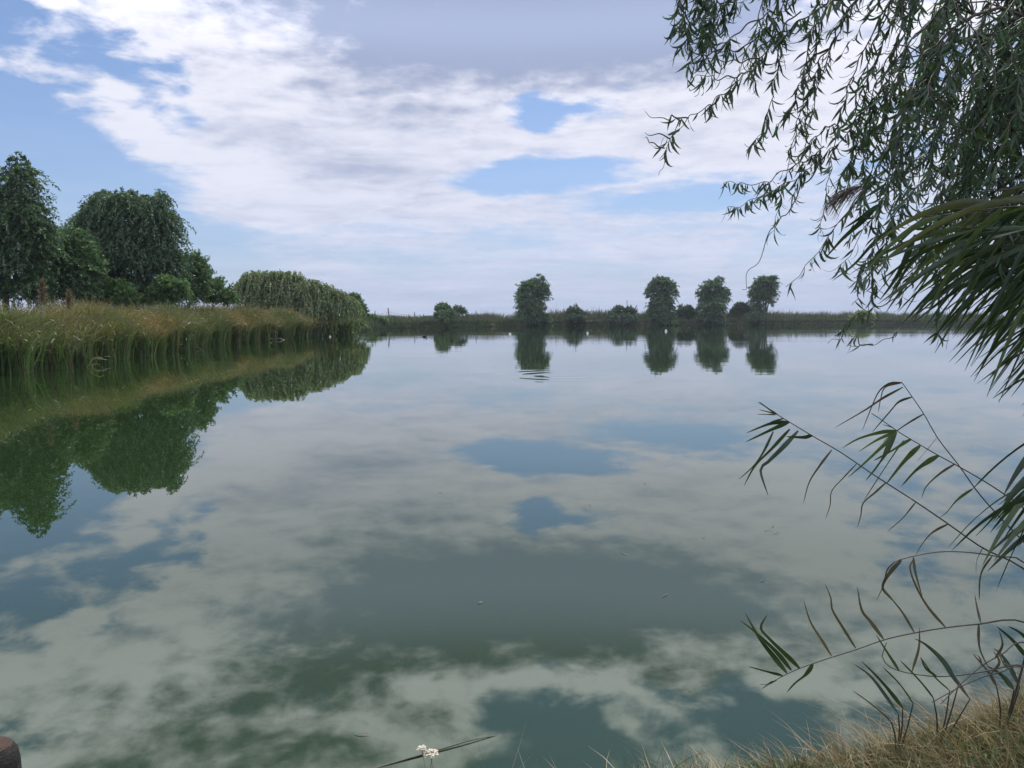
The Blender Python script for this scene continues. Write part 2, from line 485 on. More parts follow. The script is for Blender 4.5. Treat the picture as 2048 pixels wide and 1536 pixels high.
def build_ground():
    offs = [-60, -20, -6, -2, -1, -0.5, -0.25, 0, 0.06, 0.12, 0.25, 0.4, 0.7, 1, 1.5, 2, 3, 4.5, 7, 10, 15, 25, 40, 80, 200, 500, 1500, 5000, 9000]
    n = len(TH); V = []
    for k in offs:
        R = np.maximum(RS + k, 5)
        x = C0[0] + R * np.cos(TH); y = C0[1] + R * np.sin(TH)
        V.append(np.stack([x, y, gz(x, y)], 1))
    V = np.array(V); m_ = len(offs)
    i = np.arange(m_ - 1)[:, None]; j = np.arange(n)[None]
    f = np.stack([i * n + j, (i + 1) * n + j, (i + 1) * n + (j + 1) % n, i * n + (j + 1) % n], -1).reshape(-1, 4)
    mb = MB(); mb.add(V.reshape(-1, 3), f)
    # pond floor
    c = np.array([[C0[0], C0[1], -2.6]])
    mb.add(np.vstack([V[0], c]), [(q, (q + 1) % n, n) for q in range(n)])
    tag(mb.build('ground', M_GROUND, None, True), kind='structure')
    # water: a sheet that runs a little way under the banks
    R = RS + 1.2
    x = C0[0] + R * np.cos(TH); y = C0[1] + R * np.sin(TH)
    mb = MB(); mb.add(np.vstack([np.stack([x, y, 0 * x], 1), [[C0[0], C0[1], 0]]]), [(q, (q + 1) % n, n) for q in range(n)])
    tag(mb.build('water', M_WATER), kind='structure')
build_ground()

# ------------------------------------------------------------------ trees and bushes
def vary(base, n, rng, amt=0.25, hue=0.12):
    b = np.asarray(base, float)
    f = 1 + amt * rng.standard_normal((n, 1))
    h = 1 + hue * rng.standard_normal((n, 3)) * np.array((1, 0.4, 0.8))
    return np.clip(b * 1.85 * f * h, 0.012, 0.6)

def crown(mb, rng, lobes, n, twig, droop, leaf, col, per=26, spread=0.5, up=0.35, col2=None, inner=0.55, rag=None, align=0.0):
    """lobes (M,6): centre + radii. n twigs in all, arching out of the lobes and carrying small leaves"""
    L = np.asarray(lobes, float)
    wgt = L[:, 3] * L[:, 4] + L[:, 4] * L[:, 5] + L[:, 3] * L[:, 5]
    k = rng.choice(len(L), n, p=wgt / wgt.sum())
    dirs = norm(rng.standard_normal((n, 3)))
    dirs[:, 2] = np.where(dirs[:, 2] < -0.55, -dirs[:, 2] * 0.6, dirs[:, 2])
    # knots of growth: twigs gather round a number of clumps, with gaps between them
    nc = rag or max(14, n // 34)
    cd = norm(rng.standard_normal((nc, 3))); cd[:, 2] = np.where(cd[:, 2] < -0.5, -cd[:, 2], cd[:, 2])
    pick = rng.integers(0, nc, n)
    dirs = norm(dirs * 0.33 + cd[pick] * 1.0)
    cl_r = 0.62 + 0.50 * rng.random(nc)
    rr = np.where(rng.random(n) < 0.25, inner * rng.random(n) + 0.2, cl_r[pick] * (0.86 + 0.16 * rng.random(n)))
    o = L[k, :3] + dirs * L[k, 3:] * (rr[:, None] - 0.12)
    d = norm(dirs * 0.8 + np.array((0, 0, up)) + spread * rng.standard_normal((n, 3)))
    ln = twig * (0.5 + 0.8 * rng.random(n)) 
    t = np.sort(rng.random((n, per)), 1) ** 0.8
    pos = o[:, None] + d[:, None] * (ln[:, None] * t)[..., None]
    pos[..., 2] -= droop * ln[:, None] * t ** 2
    tan = d[:, None] * np.ones((1, per, 1)); tan[..., 2] = tan[..., 2] - 2 * droop * t
    tan = norm(tan)
    ld = norm(tan * 0.8 + (0.75 * (1 - align)) * rng.standard_normal((n, per, 3)) + np.array((0, 0, -0.25 - 0.3 * droop)))
    sd_ = norm(np.cross(ld, rng.standard_normal((n, per, 3))))
    m_ = n * per
    ll = leaf * (0.6 + 0.8 * rng.random(m_)); lw = ll * (0.13 + 0.10 * rng.random(m_))
    c = vary(col, m_, rng)
    if col2 is not None:
        f = np.repeat(rng.random(n) < 0.3, per)
        c[f] = vary(col2, int(f.sum()), rng)
    tw = 0.72 + 0.56 * rng.random(n)
    c *= np.repeat(tw, per)[:, None]
    diamonds(mb, pos.reshape(-1, 3), ld.reshape(-1, 3), sd_.reshape(-1, 3), ll, lw, c)

def lobes_px(spec, d, zr=1.0):
    out = []
    for (x, y, rx, ry, *dd) in spec:
        dz = dd[0] if dd else 0.0
        c = P3(x, y, d + dz); k = (d + dz) / FPX
        out.append((c[0], c[1], c[2], rx * k, max(rx, ry * 0.7) * k * zr, ry * k))
    return out

def tree(name, label, cat, base_px, d, spec, n, twig, droop, leaf, col, group=None, trunk_r=0.2, col2=None, per=38, up=0.35, seed=1, stems=1, inner=0.55, rag=None, align=0.0):
    rng = np.random.default_rng(seed)
    bx = (base_px - CX) / FPX * d
    z = float(gz(bx, d))
    root = thing(name, (bx, d, z - 0.05), label, cat, group)
    lobes = lobes_px(spec, d)
    L = np.array(lobes)
    top = L[:, :3].mean(0)
    for s_ in range(stems):
        mb = MB()
        b0 = np.array((bx + (s_ - (stems - 1) / 2) * trunk_r * 3, d + 0.2 * s_, z - 0.12))
        tgt = top + rng.standard_normal(3) * L[:, 3].mean() * 0.25
        mid = b0 * 0.55 + tgt * 0.45 + rng.standard_normal(3) * 0.15 * np.array((1, 1, 0.2)) * (tgt[2] - b0[2]) * 0.3
        path = cr([b0, mid, tgt], 10)
        tube(mb, path, np.linspace(trunk_r, trunk_r * 0.35, 10) / (stems ** 0.4), 8)
        mb.build('trunk', M_BARK, root, True)
        for q in range(len(L)):
            if q % stems != s_:
                continue
            mb = MB()
            a = path[4 + q % 4]; b = L[q, :3] + np.array((0, 0, L[q, 5] * 0.35))
            m2 = (a + b) / 2 + rng.standard_normal(3) * 0.12 * np.linalg.norm(b - a)
            tube(mb, cr([a, m2, b], 8), np.linspace(trunk_r * 0.45, trunk_r * 0.1, 8), 6)
            # forks
            for w in range(4):
                e = L[q, :3] + norm(rng.standard_normal(3)) * L[q, 3:] * 0.8
                tube(mb, cr([m2, (m2 + e) / 2 + rng.standard_normal(3) * 0.1 * L[q, 3], e], 6), np.linspace(trunk_r * 0.25, trunk_r * 0.04, 6), 5)
            mb.build('limb', M_BARK, root, True)
    mb = MB()
    crown(mb, rng, lobes, n, twig, droop, leaf, col, per, 0.5, up, col2, inner, rag, align)
    tag(mb.build('crown', M_LEAF, root), kind='stuff')
    return root

G_DARK = (0.040, 0.072, 0.036); G_MID = (0.052, 0.092, 0.036); G_LIGHT = (0.085, 0.140, 0.050)
G_WEEP = (0.105, 0.128, 0.058); G_BLUE = (0.045, 0.075, 0.045)
tree('willow_tree', 'tallest dark green tree with a pointed top behind the left reed bed', 'tree', 15, 42,
     [(42, 372, 34, 42), (30, 440, 62, 70), (70, 490, 40, 60), (-45, 470, 75, 120), (15, 530, 70, 55), (-110, 420, 70, 120), (40, 335, 14, 20), (20, 582, 60, 24), (75, 572, 26, 30)],
     3900, 1.0, 0.7, 0.16, G_DARK, trunk_r=0.22, col2=G_MID, seed=11)
tree('willow_tree', 'lower bushy green tree between the tall pointed tree and the broad round willow', 'tree', 128, 45,
     [(140, 500, 42, 42), (120, 545, 62, 48), (160, 550, 42, 45), (100, 520, 34, 36), (135, 590, 56, 18)],
     2400, 0.85, 0.45, 0.15, (0.045, 0.085, 0.032), trunk_r=0.16, col2=G_MID, seed=12)
tree('willow_tree', 'broad round dark willow with a domed crown behind the reed bed', 'tree', 262, 50,
     [(250, 432, 66, 48), (200, 462, 46, 55), (312, 462, 44, 62), (258, 515, 88, 62), (325, 535, 36, 52), (314, 400, 20, 16), (215, 410, 26, 24), (200, 545, 40, 40), (265, 586, 76, 26), (200, 588, 36, 20), (330, 585, 34, 26), (220, 500, 50, 50)],
     5200, 1.3, 1.0, 0.165, G_DARK, trunk_r=0.28, col2=(0.048, 0.085, 0.042), seed=13, stems=2)
tree('willow_tree', 'small upright green tree close beside the broad round willow', 'tree', 385, 57,
     [(388, 545, 30, 32), (378, 575, 32, 28), (402, 570, 20, 26), (385, 594, 34, 16)], 1250, 0.9, 0.2, 0.155, G_MID, trunk_r=0.12, seed=14, up=0.7)
tree('bush', 'low feathery green bush between the small upright tree and the weeping willow', 'bush', 437, 60,
     [(436, 590, 24, 18), (420, 588, 16, 22), (440, 602, 28, 10)], 550, 0.8, 0.1, 0.18, G_MID, trunk_r=0.06, seed=15, up=0.8)
tree('bush', 'light green bush at the foot of the broad round willow', 'bush', 240, 47,
     [(238, 592, 20, 22), (258, 602, 20, 14)], 520, 0.55, 0.1, 0.17, G_LIGHT, trunk_r=0.05, seed=16, up=0.6)
tree('bush', 'mid green bush under the lake side of the broad round willow', 'bush', 336, 48,
     [(336, 586, 30, 26), (318, 598, 22, 16)], 620, 0.55, 0.1, 0.17, (0.065, 0.110, 0.042), trunk_r=0.05, seed=17, up=0.6)
tree('weeping_willow', 'pale olive weeping willow with a wide cascading crown', 'tree', 585, 73,
     [(516, 560, 26, 14), (545, 566, 30, 20), (580, 566, 24, 20), (612, 580, 30, 18), (645, 588, 22, 18), (672, 600, 22, 16), (492, 584, 22, 16), (530, 598, 40, 22), (585, 600, 42, 24), (640, 618, 46, 22), (692, 614, 20, 20)],
     3300, 2.1, 1.35, 0.22, G_WEEP, trunk_r=0.3, col2=(0.085, 0.115, 0.055), seed=18, stems=2, up=1.1, per=40, rag=60, align=0.35)
tree('bush', 'dark green bush on the water side of the weeping willow', 'bush', 714, 84,
     [(708, 622, 18, 30), (722, 636, 12, 18), (700, 642, 22, 16)], 900, 0.8, 0.1, 0.2, (0.05, 0.085, 0.036), trunk_r=0.07, seed=19, up=0.6)
tree('bush', 'grey green thicket low over the water under the weeping willow', 'bush', 655, 79,
     [(640, 648, 40, 18), (685, 650, 30, 16), (665, 640, 36, 14)], 1100, 0.8, 0.2, 0.2, (0.075, 0.100, 0.045), trunk_r=0.06, seed=20, up=0.5, stems=2)

# willows and bushes on the far bank
FARG = 'willows on the far bank'
tree('willow_tree', 'far bank willow standing alone, broad crown down to the water', 'tree', 1066, 183,
     [(1066, 578, 26, 18), (1050, 592, 18, 26), (1083, 588, 17, 22), (1063, 608, 24, 26), (1060, 632, 26, 20), (1078, 560, 9, 9), (1082, 640, 20, 12, -3), (1058, 640, 27, 14, -3), (1062, 620, 28, 22, -2.5), (1052, 606, 20, 18, -2)],
     2100, 1.4, 0.5, 0.45, G_BLUE, FARG, 0.4, col2=G_MID, seed=21, up=0.5, per=20)
tree('willow_tree', 'leafy far bank willow beside the wide round bush', 'tree', 1323, 200,
     [(1322, 572, 24, 18), (1308, 588, 17, 24), (1338, 586, 17, 24), (1323, 605, 24, 22), (1322, 630, 28, 18, -3), (1325, 640, 30, 12, -3.5), (1322, 615, 28, 20, -2)],
     2100, 1.4, 0.6, 0.45, G_BLUE, FARG, 0.4, col2=G_MID, seed=22, up=0.5, per=20)
tree('willow_tree', 'lowest and widest far bank willow, in the middle of three close together', 'tree', 1425, 206,
     [(1424, 578, 25, 16), (1408, 594, 17, 22), (1444, 594, 17, 20), (1425, 608, 28, 22), (1424, 634, 30, 18, -3), (1438, 563, 7, 8), (1425, 618, 31, 20, -2.5), (1422, 642, 30, 10, -3.5)],
     2100, 1.4, 0.5, 0.45, G_BLUE, FARG, 0.4, col2=G_MID, seed=23, up=0.5, per=20)
tree('willow_tree', 'far bank willow whose bare trunk shows under its crown', 'tree', 1533, 212,
     [(1528, 568, 22, 14), (1513, 586, 14, 22), (1541, 584, 14, 24), (1525, 600, 25, 20), (1546, 562, 8, 10), (1516, 622, 14, 14, -2), (1512, 640, 16, 10, -3)],
     1600, 1.3, 0.5, 0.45, G_BLUE, FARG, 0.4, col2=G_MID, seed=24, up=0.5, per=20)
tree('bush', 'small round willow bush near the fence on the far bank', 'bush', 887, 153,
     [(886, 622, 15, 12), (884, 636, 16, 12, -2), (898, 634, 10, 12, -2), (888, 643, 14, 8, -3)], 600, 0.8, 0.1, 0.38, (0.055, 0.09, 0.045), trunk_r=0.1, seed=25, up=0.8, per=20)
tree('bush', 'little sparse tree just behind the small round willow bush', 'bush', 917, 172,
     [(917, 622, 12, 6), (910, 627, 8, 5), (924, 626, 7, 5)], 150, 0.9, 0.1, 0.4, G_BLUE, trunk_r=0.07, seed=26, up=0.4, per=16)
tree('bush', 'dark round bush over the water beside the lone far bank willow', 'bush', 1150, 187,
     [(1148, 630, 18, 14), (1160, 638, 16, 12), (1145, 642, 14, 9, -3), (1160, 642, 14, 8, -3)], 650, 1.0, 0.15, 0.42, (0.034, 0.055, 0.036), trunk_r=0.1, seed=27, per=20)
tree('bush', 'widest dark bush on the far bank below a slender pole', 'bush', 1243, 194,
     [(1240, 630, 26, 16), (1258, 632, 18, 16), (1226, 638, 16, 12), (1250, 642, 26, 9, -4), (1232, 642, 18, 9, -4)], 900, 1.0, 0.15, 0.42, (0.034, 0.055, 0.036), trunk_r=0.1, seed=28, per=20)
tree('bush', 'dark bush between the leafy willow and the widest willow', 'bush', 1374, 207,
     [(1372, 622, 15, 11), (1384, 628, 10, 8), (1360, 628, 9, 8)], 420, 1.0, 0.15, 0.42, (0.036, 0.058, 0.036), trunk_r=0.1, seed=29, per=20)
tree('bush', 'dark bush between the widest willow and the bare trunked willow', 'bush', 1484, 213,
     [(1482, 618, 18, 12), (1495, 624, 12, 10), (1470, 626, 10, 9)], 460, 1.0, 0.15, 0.42, (0.036, 0.058, 0.036), trunk_r=0.1, seed=30, per=20)
tree('bush', 'yellow green bush leaning over the water on the far bank', 'bush', 1722, 237,
     [(1722, 634, 20, 12), (1735, 640, 16, 10), (1708, 642, 12, 8)], 520, 1.2, 0.4, 0.45, (0.11, 0.14, 0.05), trunk_r=0.1, seed=31, per=20)
tree('bush', 'bright green bush at the corner where the fence starts', 'bush', 752, 137,
     [(742, 642, 14, 9), (762, 645, 12, 8)], 380, 0.8, 0.2, 0.35, (0.075, 0.12, 0.05), trunk_r=0.07, seed=32, per=20)

# ------------------------------------------------------------------ far bank vegetation
def far_bank():
    rng = np.random.default_rng(41)
    sel = [(-20.8, 98), (-22.9, 118), (-24, 134), (-19, 141), (-14, 149), (-6, 165), (5.3, 181), (30, 191), (55, 203), (80, 216), (106, 233), (140, 243), (167, 246), (190, 232)]
    sq = np.array(sel, float); Lq = np.concatenate([[0], np.cumsum(np.linalg.norm(np.diff(sq, axis=0), axis=1))])
    p = np.stack([np.interp(np.linspace(0, Lq[-1], 400), Lq, sq[:, k]) for k in (0, 1)], 1)
    def along(n):
        u = rng.random(n) * 398; i = u.astype(int); f = (u - i)[:, None]
        q = p[i] * (1 - f) + p[i + 1] * f
        tn = norm(p[i + 1] - p[i]); nn = np.stack([-tn[:, 1], tn[:, 0]], 1)
        return q, nn
    def blades(mb, n, o0, o1, h0, h1, wd, cols, lean=0.25, patch=None):
        q, nn = along(n)
        off = o0 + (o1 - o0) * rng.random(n)
        xy = q + nn * off[:, None]
        z = gz(xy[:, 0], xy[:, 1])
        if patch is not None:
            keep = (_hash(xy[:, 0] * patch, xy[:, 1] * patch * 0.3) + 0.4 * rng.standard_normal(n)) > -0.35
            xy, z = xy[keep], z[keep]; n = len(xy)
        hv = 0.75 + 0.3 * _hash(xy[:, 0] * 0.37, xy[:, 1] * 0.21)
        pxx = CX + xy[:, 0] / xy[:, 1] * FPX
        low = np.interp(pxx, [735, 800, 860, 1000, 1060], [0.55, 0.42, 0.45, 0.8, 1.0]) if h1 > 2 else 1.0     # grazed short by the fence
        h = (h0 + (h1 - h0) * rng.random(n)) * hv * low
        b = np.stack([xy[:, 0], xy[:, 1], z - 0.1], 1)
        d = norm(np.stack([lean * rng.standard_normal(n), lean * rng.standard_normal(n), np.ones(n)], 1))
        t = np.linspace(0, 1, 3)
        Cn = b[:, None] + d[:, None] * (h[:, None] * t)[..., None]
        bend = rng.standard_normal((n, 2)) * 0.25
        Cn[..., :2] += bend[:, None] * (h[:, None] * t ** 2)[..., None]
        W = wd * (0.6 + 0.8 * rng.random((n, 1))) * np.array((0.8, 1.0, 0.15))
        sd_ = norm(np.stack([rng.standard_normal(n), 0.5 * rng.standard_normal(n), 0.2 * rng.standard_normal(n)], 1))
        ci = rng.choice(len(cols), n)
        c = np.array(cols)[ci] * (0.7 + 0.6 * rng.random((n, 1)))
        strips(mb, Cn, W, sd_, np.repeat(c[:, None], 3, 1))
    mb = MB()
    blades(mb, 26000, 6.5, 16, 1.9, 3.6, 0.06, [(0.055, 0.08, 0.045), (0.075, 0.095, 0.05), (0.10, 0.10, 0.06), (0.05, 0.07, 0.045)], 0.2)
    blades(mb, 9000, 8, 18, 2.4, 4.6, 0.05, [(0.12, 0.11, 0.075), (0.07, 0.09, 0.05)], 0.2, 0.15)
    tag(mb.build('far_bank_reeds', M_REEDBED), 'belt of reeds and weeds along the top of the far bank', 'reeds', kind='stuff')
    mb = MB()
    blades(mb, 30000, 1.2, 6.5, 0.12, 0.4, 0.05, [(0.10, 0.12, 0.055), (0.14, 0.145, 0.07), (0.17, 0.15, 0.09)], 0.45)
    blades(mb, 7000, 2.0, 8.0, 0.6, 1.6, 0.06, [(0.06, 0.08, 0.045), (0.08, 0.095, 0.05)], 0.4, 0.12)
    blades(mb, 42000, -0.45, 1.3, 0.35, 0.95, 0.06, [(0.030, 0.045, 0.028), (0.04, 0.058, 0.032), (0.034, 0.04, 0.03)], 0.45)
    blades(mb, 9000, -0.45, 1.5, 0.9, 1.8, 0.05, [(0.05, 0.075, 0.035), (0.07, 0.09, 0.045)], 0.3, 0.3)
    tag(mb.build('far_bank_grass', M_GRASS), 'rough grass and sedge on the slope of the far bank', 'grass', kind='stuff')
far_bank()

# fence and poles on the far bank
def px_ground(px, d):
    x = (px - CX) / FPX * d
    return np.array((x, d, float(gz(x, d))))
def post_mesh(base, top, r):
    mb = MB(); p = cr([base, (np.asarray(base) + top) / 2 + np.array((r * 0.4, 0, 0)), top], 6)
    tube(mb, p, np.linspace(r, r * 0.8, 6), 7)
    return mb
def fence():
    ps = [(750, 145, 622, 0.0), (779, 148, 616, -0.25), (829, 152, 624, 0.0), (868, 156, 626, 0.0)]
    b0 = px_ground(750, 145)
    root = thing('wire_fence', b0, 'sagging wire fence on crooked wooden posts along the far bank', 'fence')
    tops, bots = [], []
    for (px, d, ytop, lean) in ps:
        b = px_ground(px, d); tp = P3(px + lean * 12, ytop, d)
        bots.append(b); tops.append(tp)
        post_mesh(b - np.array((0, 0, 0.3)), tp, 0.10 if lean == 0 else 0.14).build('post', M_WOOD, root)
    for fr, sag in ((0.72, 0.25), (0.35, 0.35)):
        for a in range(3):
            p0 = bots[a] * (1 - fr) + tops[a] * fr; p1 = bots[a + 1] * (1 - fr) + tops[a + 1] * fr
            m_ = (p0 + p1) / 2 - np.array((0, 0, sag))
            mb = MB(); tube(mb, cr([p0, m_, p1], 9), 0.022, 5)
            mb.build('wire', M_WIRE, root)
fence()
for (px, d, ytop, lab) in ((1254, 203, 600, 'slender upright pole rising from the widest dark bush'),
                           (952, 172, 621, 'short dark stake among weeds behind the lone willow'),
                           (1897, 250, 596, 'thin upright pole standing in the far reeds beyond the leaning near reeds')):
    b = px_ground(px, d)
    o = tag(post_mesh(b - np.array((0, 0, 0.3)), P3(px, ytop, d), 0.09).build('pole', M_WOOD), lab, 'pole')
b = np.array(((1449 - CX) / FPX * 196, 196, -0.8))
tag(post_mesh(b, P3(1450, 631, 196), 0.09).build('stake', M_WOOD), 'thin stake standing in the water before the widest far bank willow', 'stake')

# ------------------------------------------------------------------ reed bed on the left shore
def reed_bed():
    rng = np.random.default_rng(51)
    sel = [(-15.0, 3.4), (-16.8, 10), (-16.6, 18), (-16.1, 24), (-16.9, 30.5), (-18.2, 39), (-19.9, 49), (-20.0, 60), (-19.3, 76), (-20.4, 92)]
    p = cr(sel, 300)
    N_ = 80000
    # denser towards the water's edge; more of them on the near stretch where single blades show
    u = rng.random(N_) ** 0.9 * 298; i = u.astype(int); f = (u - i)[:, None]
    q = p[i] * (1 - f) + p[i + 1] * f
    tn = norm(p[i + 1] - p[i]); nn = np.stack([-tn[:, 1], tn[:, 0]], 1)
    off = np.where(rng.random(N_) < 0.55, -0.5 + 1.6 * rng.random(N_), 7.0 * rng.random(N_))
    off += 0.45 * np.sin(u * 0.9) + 0.3 * np.sin(u * 2.3 + 1)
    xy = q + nn * off[:, None]
    z = np.minimum(gz(xy[:, 0], xy[:, 1]), 0.45)
    z = np.maximum(z, -0.15)
    hh = np.interp(q[:, 1], [3, 24, 32, 50, 80, 95], [2.1, 2.2, 2.35, 2.6, 2.75, 1.9])
    hh = hh * (0.92 + 0.10 * np.sin(xy[:, 1] * 0.8 + xy[:, 0]) + 0.05 * np.sin(xy[:, 1] * 2.9))
    kind = rng.random(N_)                     # leaf blades, stems with drooping heads, short under-growth
    h = np.where(kind < 0.62, hh * (0.72 + 0.30 * rng.random(N_)), np.where(kind < 0.82, hh * (0.95 + 0.14 * rng.random(N_)), hh * (0.25 + 0.45 * rng.random(N_))))
    b = np.stack([xy[:, 0], xy[:, 1], z - 0.05], 1)
    lean = 0.12 * rng.standard_normal((N_, 2)) + np.array((0.03, -0.03))
    T = np.linspace(0, 1, 5)
    Cn = np.zeros((N_, 5, 3))
    Cn[..., :2] = b[:, None, :2] + lean[:, None] * (h[:, None] * T)[..., None]
    Cn[..., 2] = b[:, None, 2] + h[:, None] * T
    bend = np.stack([0.20 + 0.22 * rng.standard_normal(N_), 0.22 * rng.standard_normal(N_)], 1)
    s2 = np.clip((T - 0.45) / 0.55, 0, 1) ** 1.8
    Cn[..., :2] += bend[:, None] * (h[:, None] * s2)[..., None] * 0.9
    Cn[..., 2] -= (np.linalg.norm(bend, axis=1)[:, None] * h[:, None] * s2) * 0.42
    w = np.where(kind < 0.62, 0.015, np.where(kind < 0.82, 0.011, 0.014)) * (0.6 + 0.9 * rng.random(N_)) * np.interp(q[:, 1], [20, 90], [1.0, 2.2])
    prof = np.array((0.8, 1.0, 1.0, 0.8, 0.08))
    W = w[:, None] * prof
    sd_ = norm(np.stack([rng.standard_normal(N_), rng.standard_normal(N_), 0.15 * rng.standard_normal(N_)], 1))
    dry = np.clip(0.36 + 0.65 * (np.sin(xy[:, 1] * 0.33 + 2.4) * 0.6 + np.sin(xy[:, 1] * 0.85 + xy[:, 0] * 0.6) * 0.5) + 0.25 * rng.standard_normal(N_), 0, 1)
    green = np.array((0.072, 0.122, 0.036)); olive = np.array((0.125, 0.145, 0.055)); tan_ = np.array((0.29, 0.19, 0.085)); brown = np.array((0.11, 0.08, 0.045))
    cb = green * (0.8 + 1.2 * rng.random((N_, 1)))
    isbrown = rng.random(N_) < 0.22
    cb[isbrown] = brown * (0.7 + 0.6 * rng.random((isbrown.sum(), 1)))
    ct = olive * (1 - dry[:, None]) + tan_ * dry[:, None]
    ct = ct * (0.5 + 0.95 * rng.random((N_, 1)))
    pale = rng.random(N_) < 0.06
    ct[pale] = np.array((0.30, 0.26, 0.15)); cb[pale] = np.array((0.19, 0.16, 0.09))
    tt = np.clip((T - 0.50) / 0.4, 0, 1)[None, :, None] * np.where(kind < 0.82, 1.0, 0.2)[:, None, None]
    col = cb[:, None] * (1 - tt) + ct[:, None] * tt
    mb = MB(); strips(mb, Cn, W, sd_, col)
    # leaves that stand off the stems
    n2 = 34000
    k = rng.choice(N_, n2)
    tq = 0.35 + 0.6 * rng.random(n2)
    idx = np.clip((tq * 4).astype(int), 0, 3); ff = (tq * 4 - idx)[:, None]
    o = Cn[k, idx] * (1 - ff) + Cn[k, idx + 1] * ff
    ang = rng.random(n2) * 6.283
    d = norm(np.stack([np.cos(ang) * 0.7 + 0.25, np.sin(ang) * 0.7, 0.75 + 0.3 * rng.standard_normal(n2)], 1))
    ln = 0.28 + 0.4 * rng.random(n2)
    t3 = np.linspace(0, 1, 4)
    C2 = o[:, None] + d[:, None] * (ln[:, None] * t3)[..., None]
    C2[..., 2] -= (ln * (0.5 + 0.5 * rng.random(n2)))[:, None] * t3 ** 2
    W2 = (0.010 * (0.7 + 0.8 * rng.random(n2)) * np.interp(o[:, 1], [20, 90], [1.0, 2.0]))[:, None] * np.array((0.6, 1, 0.7, 0.05))
    s3 = norm(np.cross(d, rng.standard_normal((n2, 3))))
    c2 = col[k, idx] * (0.85 + 0.5 * rng.random((n2, 1)))
    strips(mb, C2, W2, s3, np.repeat(c2[:, None], 4, 1))
    tag(mb.build('reed_bed', M_REEDBED), 'dense bed of tall reeds with tan tops along the left shore', 'reeds', kind='stuff')
    # litter of broken stems lying in the water at the foot of the bed
    n3 = 220
    u = rng.random(n3) ** 0.8 * 270; i = u.astype(int)
    q = p[i]; tn = norm(p[i + 1] - p[i]); nn = np.stack([-tn[:, 1], tn[:, 0]], 1)
    a = np.concatenate([q - nn * (0.15 + 0.7 * rng.random((n3, 1))), 0.01 + 0.35 * rng.random((n3, 1)) ** 2], 1)
    ang = rng.random(n3) * 6.283
    e = a + np.stack([np.cos(ang), np.sin(ang), 0.25 * rng.standard_normal(n3)], 1) * (0.3 + 0.7 * rng.random((n3, 1)))
    e[:, 2] = np.maximum(e[:, 2], 0.0)
    mid = (a + e) / 2 + np.stack([0 * ang, 0 * ang, 0.12 * rng.random(n3)], 1)
    mb = MB()
    strips(mb, np.stack([a, mid, e], 1), np.full((n3, 3), 0.012) * np.interp(a[:, 1], [20, 90], [1, 2])[:, None], norm(np.stack([-np.sin(ang), np.cos(ang), 0.8 + 0 * ang], 1)),
           np.repeat((np.array((0.15, 0.125, 0.075)) * (0.35 + 0.7 * rng.random((n3, 1))))[:, None], 3, 1))
    tag(mb.build('reed_litter', M_REEDBED), 'broken straw coloured stems lying at the foot of the reed bed', 'reed litter', kind='stuff')
reed_bed()

def plumed(px, ytop, d, label, seed):
    rng = np.random.default_rng(seed)
    x = (px - CX) / FPX * d; b = np.array((x, d, float(max(gz(x, d), 0)) - 0.1)); top = P3(px, ytop, d)
    o = thing('plumed_reed', b, label, 'reed')
    mb = MB(); tube(mb, cr([b, (b + top) / 2 + np.array((0.05, 0, 0)), top], 10), np.linspace(0.02, 0.012, 10), 6, (0.22, 0.17, 0.10)); mb.build('stem', M_STEM, o, True)
    mb = MB(); n = 260; t = rng.random(n)
    c = top[None] + np.array((0.05, 0, 0.05)) * t[:, None] - np.array((0, 0, 0.75)) * (1 - t[:, None])
    dv = norm(np.stack([0.5 + 0.4 * rng.standard_normal(n), 0.4 * rng.standard_normal(n), 0.5 * rng.standard_normal(n) + 0.5], 1))
    diamonds(mb, c, dv, norm(rng.standard_normal((n, 3))), 0.16 + 0.12 * rng.random(n), np.full(n, 0.018), np.array((0.20, 0.14, 0.10)) * (0.6 + 0.7 * rng.random((n, 1))))
    mb.build('plume', M_REEDBED, o)
plumed(80, 566, 29, 'tall brown plumed reed rising above the bed before the pointed tree', 55)
plumed(133, 586, 31, 'shorter brown plumed reed above the bed before the low bushy tree', 56)

# a bright green reed broken over at the water's edge
def broken_reed():
    rng = np.random.default_rng(57); d = 30.0
    b = water_point_z(184, 734); o = thing('broken_reed', b, 'bright yellow green reed broken over at the foot of the reed bed', 'reed')
    k = d / FPX
    def q(x, y): return P3(x + 6, y + 16, b[1] * math.cos(PITCH) + CAMZ * math.sin(PITCH))
    mb = MB(); tube(mb, cr([q(180, 716), q(160, 731), q(178, 704)], 12), 0.02, 6, (0.33, 0.31, 0.16)); mb.build('stem', M_STEM, o, True)
    for pts in ([(178, 704), (190, 698), (202, 702)], [(170, 716), (182, 712), (196, 712)], [(180, 718), (172, 700), (176, 682)], [(184, 716), (188, 700), (184, 680)], [(178, 726), (184, 738), (180, 745)]):
        leaf_strip([q(*p) for p in pts], 0.045, (0.16, 0.22, 0.05), rng, 0.2, 6).build('leaf', M_REEDBED, o)

# ------------------------------------------------------------------ near bank: curly willow overhead
def z5(X, Y): return (1280 + X / 2.6667, Y / 2.6667)
def z6(X, Y): return (1600 + X / 2.953, 340 + Y / 2.953)
def z7(X, Y): return (1448 + X / 3.338, 740 + Y / 3.338)
def z8(X, Y): return (1448 + X / 3.4133, 1150 + Y / 3.4133)

